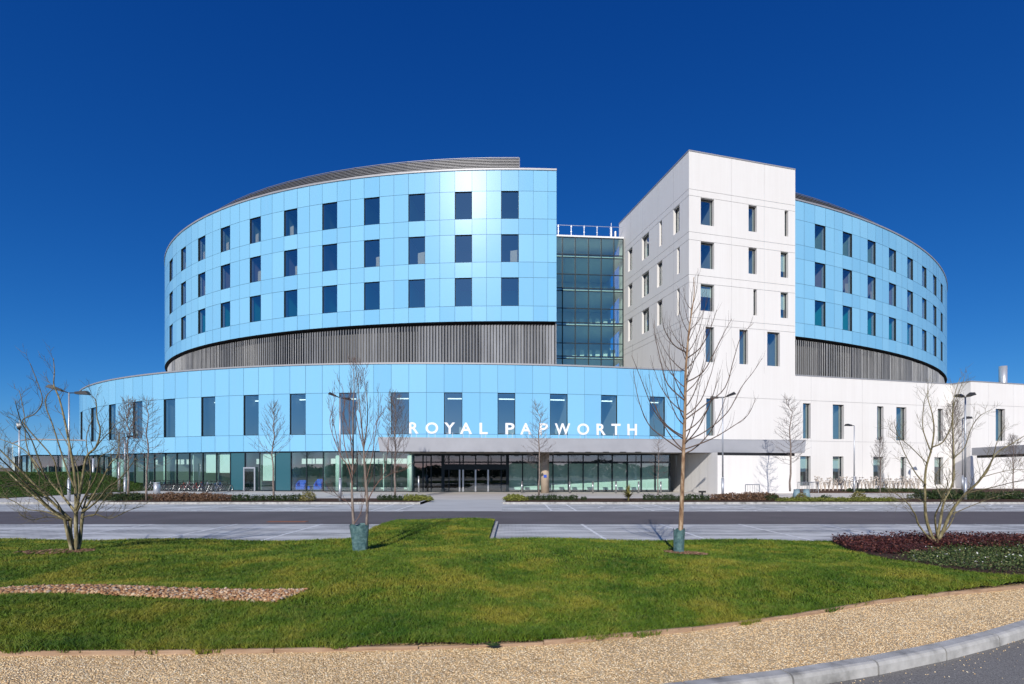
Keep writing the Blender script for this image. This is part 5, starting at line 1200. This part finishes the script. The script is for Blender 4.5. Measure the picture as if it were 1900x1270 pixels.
# litter bin, planters, bench frames
mb = MB(); x = ex(291, 40); mb.cyl(x, 40, 0, .95, .24, .22, 18); mb.cyl(x, 40, .95, 1.02, .26, .2, 18); o = mb.build('litter_bin', M['galv'], None, True); tag(o, 'round grey litter bin in front of the bicycles', 'bin')
def planter(px, D, lb):
    mb = MB(); x = ex(px, D); mb.cyl(x, D, 0, .66, .28, .17, 20); mb.cyl(x, D, .66, .70, .19, .19, 20); o = mb.build('planter', mat_pl, None, True); return tag(o, lb, 'planter', 'blue grey planters')
mat_pl = mat('planter_grey_blue', (0.20, 0.30, 0.34), 0.6)
planter(1478, 33.5, 'blue grey round planter, left of the pair below the canopy end'); planter(1496, 33.5, 'blue grey round planter, right of the pair below the canopy end')
def frame_stand(px, D, lb, n=5, w_=1.0, h=.95):
    e = empty('cycle_stand', (ex(px, D), D, 0)); mb = MB()
    for s_ in (-1, 1): mb.cyl(s_*w_/2, 0, 0, h, .03, n=8)
    mb.tube([(-w_/2, 0, h), (w_/2, 0, h)], [.03, .03], 8)
    for i in range(n): mb.cyl(-w_/2+w_*(i+1)/(n+1), 0, .1, h, .012, n=6)
    mb.build('frame', M['steel'], e); return tag(e, lb, 'cycle stand', 'metal stands by the white walls')
frame_stand(1396, 36, 'small metal rail frame in front of the porch wall'); frame_stand(1491, 44, 'metal rail frame under the first lower wing window', 6); frame_stand(1508, 44, 'metal rail frame just right of the first lower wing window', 6)
mb = MB(); x = ex(1303, 33); mb.box(x-.05, x+.05, 32.97, 33.03, 0, .55); mb.box(x-.22, x+.22, 32.93, 33.07, .5, .62); o = mb.build('low_sign', M['blk']); tag(o, 'low black sign post behind the hedge near the porch wall', 'sign')

# bicycles
def bicycle():
    e = empty('bicycle')
    for x in (-.52, .52):
        m = MB(); m.ring((x, 0, .34), .325, .022, 'y', 22, 5); t = m.build('wheel', M['rubber'], e, True)
        m = MB(); m.ring((x, 0, .34), .30, .009, 'y', 22, 4)
        for k in range(8): a = math.pi*k/8; m.tube([(x-.3*math.cos(a), 0, .34-.3*math.sin(a)), (x+.3*math.cos(a), 0, .34+.3*math.sin(a))], [.003, .003], 3)
        m.cyl(x, 0, .33, .35, .03, n=8); m.build('rim', M['steel'], t)
    m = MB(); T = lambda a, b, r=.018: m.tube([a, b], [r, r], 6)
    T((-.52, 0, .34), (-.08, 0, .30)); T((-.08, 0, .30), (-.20, 0, .82)); T((-.20, 0, .78), (.36, 0, .82)); T((.38, 0, .74), (-.08, 0, .30), .021); T((-.52, 0, .34), (-.19, 0, .76), .012); T((.34, 0, .90), (.40, 0, .66), .02); T((.40, 0, .66), (.52, 0, .34), .014)
    m.build('frame', M['bk_black'], e)
    m = MB(); m.tube([(.34, 0, .88), (.33, 0, 1.02)], [.014, .014], 6); m.tube([(.26, -.22, 1.05), (.36, -.10, 1.02), (.36, .10, 1.02), (.26, .22, 1.05)], [.013]*4, 6); m.build('handlebar', M['blk'], e)
    m = MB(); m.hexa([(-.34, -.07, .94), (-.10, -.02, .94), (-.10, .02, .94), (-.34, .07, .94), (-.34, -.08, .99), (-.08, -.02, .98), (-.08, .02, .98), (-.34, .08, .99)]); m.build('saddle', M['blk'], e)
    m = MB(); m.ring((-.08, 0, .30), .085, .008, 'y', 14, 4); m.tube([(-.08, -.1, .30), (-.08, .1, .30)], [.012, .012], 5); m.tube([(-.08, -.1, .30), (.03, -.1, .18)], [.01, .01], 4); m.build('crank', M['steel'], e)
    return e
bk0 = bicycle(); cols_ = ['bk_black', 'bk_white', 'bk_red', 'bk_black', 'bk_blue', 'bk_silver']; cn_ = {'bk_black': 'black', 'bk_white': 'white', 'bk_red': 'red', 'bk_blue': 'dark blue', 'bk_silver': 'silver'}
fr_me = {}
for i in range(24):
    o = bk0 if i == 0 else copy_tree(bk0); px = 280+(414-280)*i/23; cc = (cols_[(i*7+i//3) % 6] if i % 2 else 'bk_black') if i not in (19, 22) else 'bk_silver'
    u_ = pod.s_at(px); p_ = pod.pt(u_); n_ = pod.nrm(u_); D = p_[1]-1.9+random.uniform(-.2, .2)
    o.location = (ex(px, D), D, 0); o.rotation_euler = (R(random.uniform(-6, 6)), 0, R(62+random.uniform(-14, 14)+(180 if i % 3 == 1 else 0)))
    for ch in o.children:
        if ch.name.startswith('frame'):
            if cc not in fr_me: me = ch.data.copy(); me.materials.clear(); me.materials.append(M[cc]); fr_me[cc] = me
            ch.data = fr_me[cc]
    tag(o, f'{cn_[cc]} framed bicycle, {ord_[i]} from the left of the parked bicycles', 'bicycle', 'bicycles parked along the ground floor glazing')
# blue chairs inside the glazing
def armchair(px, D, h, w_, lb):
    e = empty('armchair', (ex(px, D), D, .06)); m = MB(); m.box(-w_/2, w_/2, -.30, .30, .12, .42); m.build('seat', M['bluechair'], e)
    if h > .6:
        m = MB(); m.hexa([(-w_/2, .24, .42), (w_/2, .24, .42), (w_/2, .38, .42), (-w_/2, .38, .42), (-w_/2*.8, .30, h), (w_/2*.8, .30, h), (w_/2*.8, .40, h), (-w_/2*.8, .40, h)]); m.build('backrest', M['bluechair'], e)
        for s_ in (-1, 1): m = MB(); m.hexa([(s_*w_/2-.06, -.3, .12), (s_*w_/2+.06, -.3, .12), (s_*w_/2+.06, .36, .12), (s_*w_/2-.06, .36, .12), (s_*w_/2-.06, -.26, .62), (s_*w_/2+.06, -.26, .62), (s_*w_/2+.06, .36, .95), (s_*w_/2-.06, .36, .95)]); m.build('armrest', M['bluechair'], e)
    m = MB()
    for sx in (-1, 1):
        for sy in (-1, 1): m.cyl(sx*(w_/2-.08), sy*.22, 0, .12, .02, n=6)
    m.build('legs', M['steel'], e); return tag(e, lb, 'armchair' if h > .6 else 'stool', 'blue seats inside the ground floor')
u_ = pod.pt(pod.s_at(560))[1]
armchair(559, 48.0, 1.0, .72, 'blue high backed armchair behind the glass, left of the pair'); armchair(574, 48.2, .45, .3, 'small blue stool between the two blue armchairs')
armchair(591, 47.9, 1.1, .62, 'blue high backed armchair behind the glass, right of the pair'); armchair(605, 48.0, .6, .36, 'small blue stool right of the blue armchairs')

# dark belt of trees far behind the viewer: what the ground floor glass mirrors
n = 26000; xs = rng.uniform(-150, 150, n); top = 3.9+1.0*np.sin(xs*.07)+.7*np.sin(xs*.23+1)+.4*np.sin(xs*.7); zs = top*rng.random(n)**.8; ys = -72+rng.normal(0, 2.2, n)
v = rng.normal(0, 1, (n, 3)); v /= np.linalg.norm(v, axis=1)[:, None]; w_ = np.cross(v, rng.normal(0, 1, (n, 3))); w_ /= np.linalg.norm(w_, axis=1)[:, None]; s_ = rng.uniform(.3, .7, n)[:, None]; C = np.c_[xs, ys, zs]
V = np.stack([C-v*s_, C+w_*s_*.6, C+v*s_, C-w_*s_*.6], 1).reshape(-1, 3)
o = fast_mesh('tree_belt', V, np.arange(n*4).reshape(-1, 4), 'leaf_box'); tag(o, 'far off dark belt of trees across the road', kind='stuff', cat='trees')
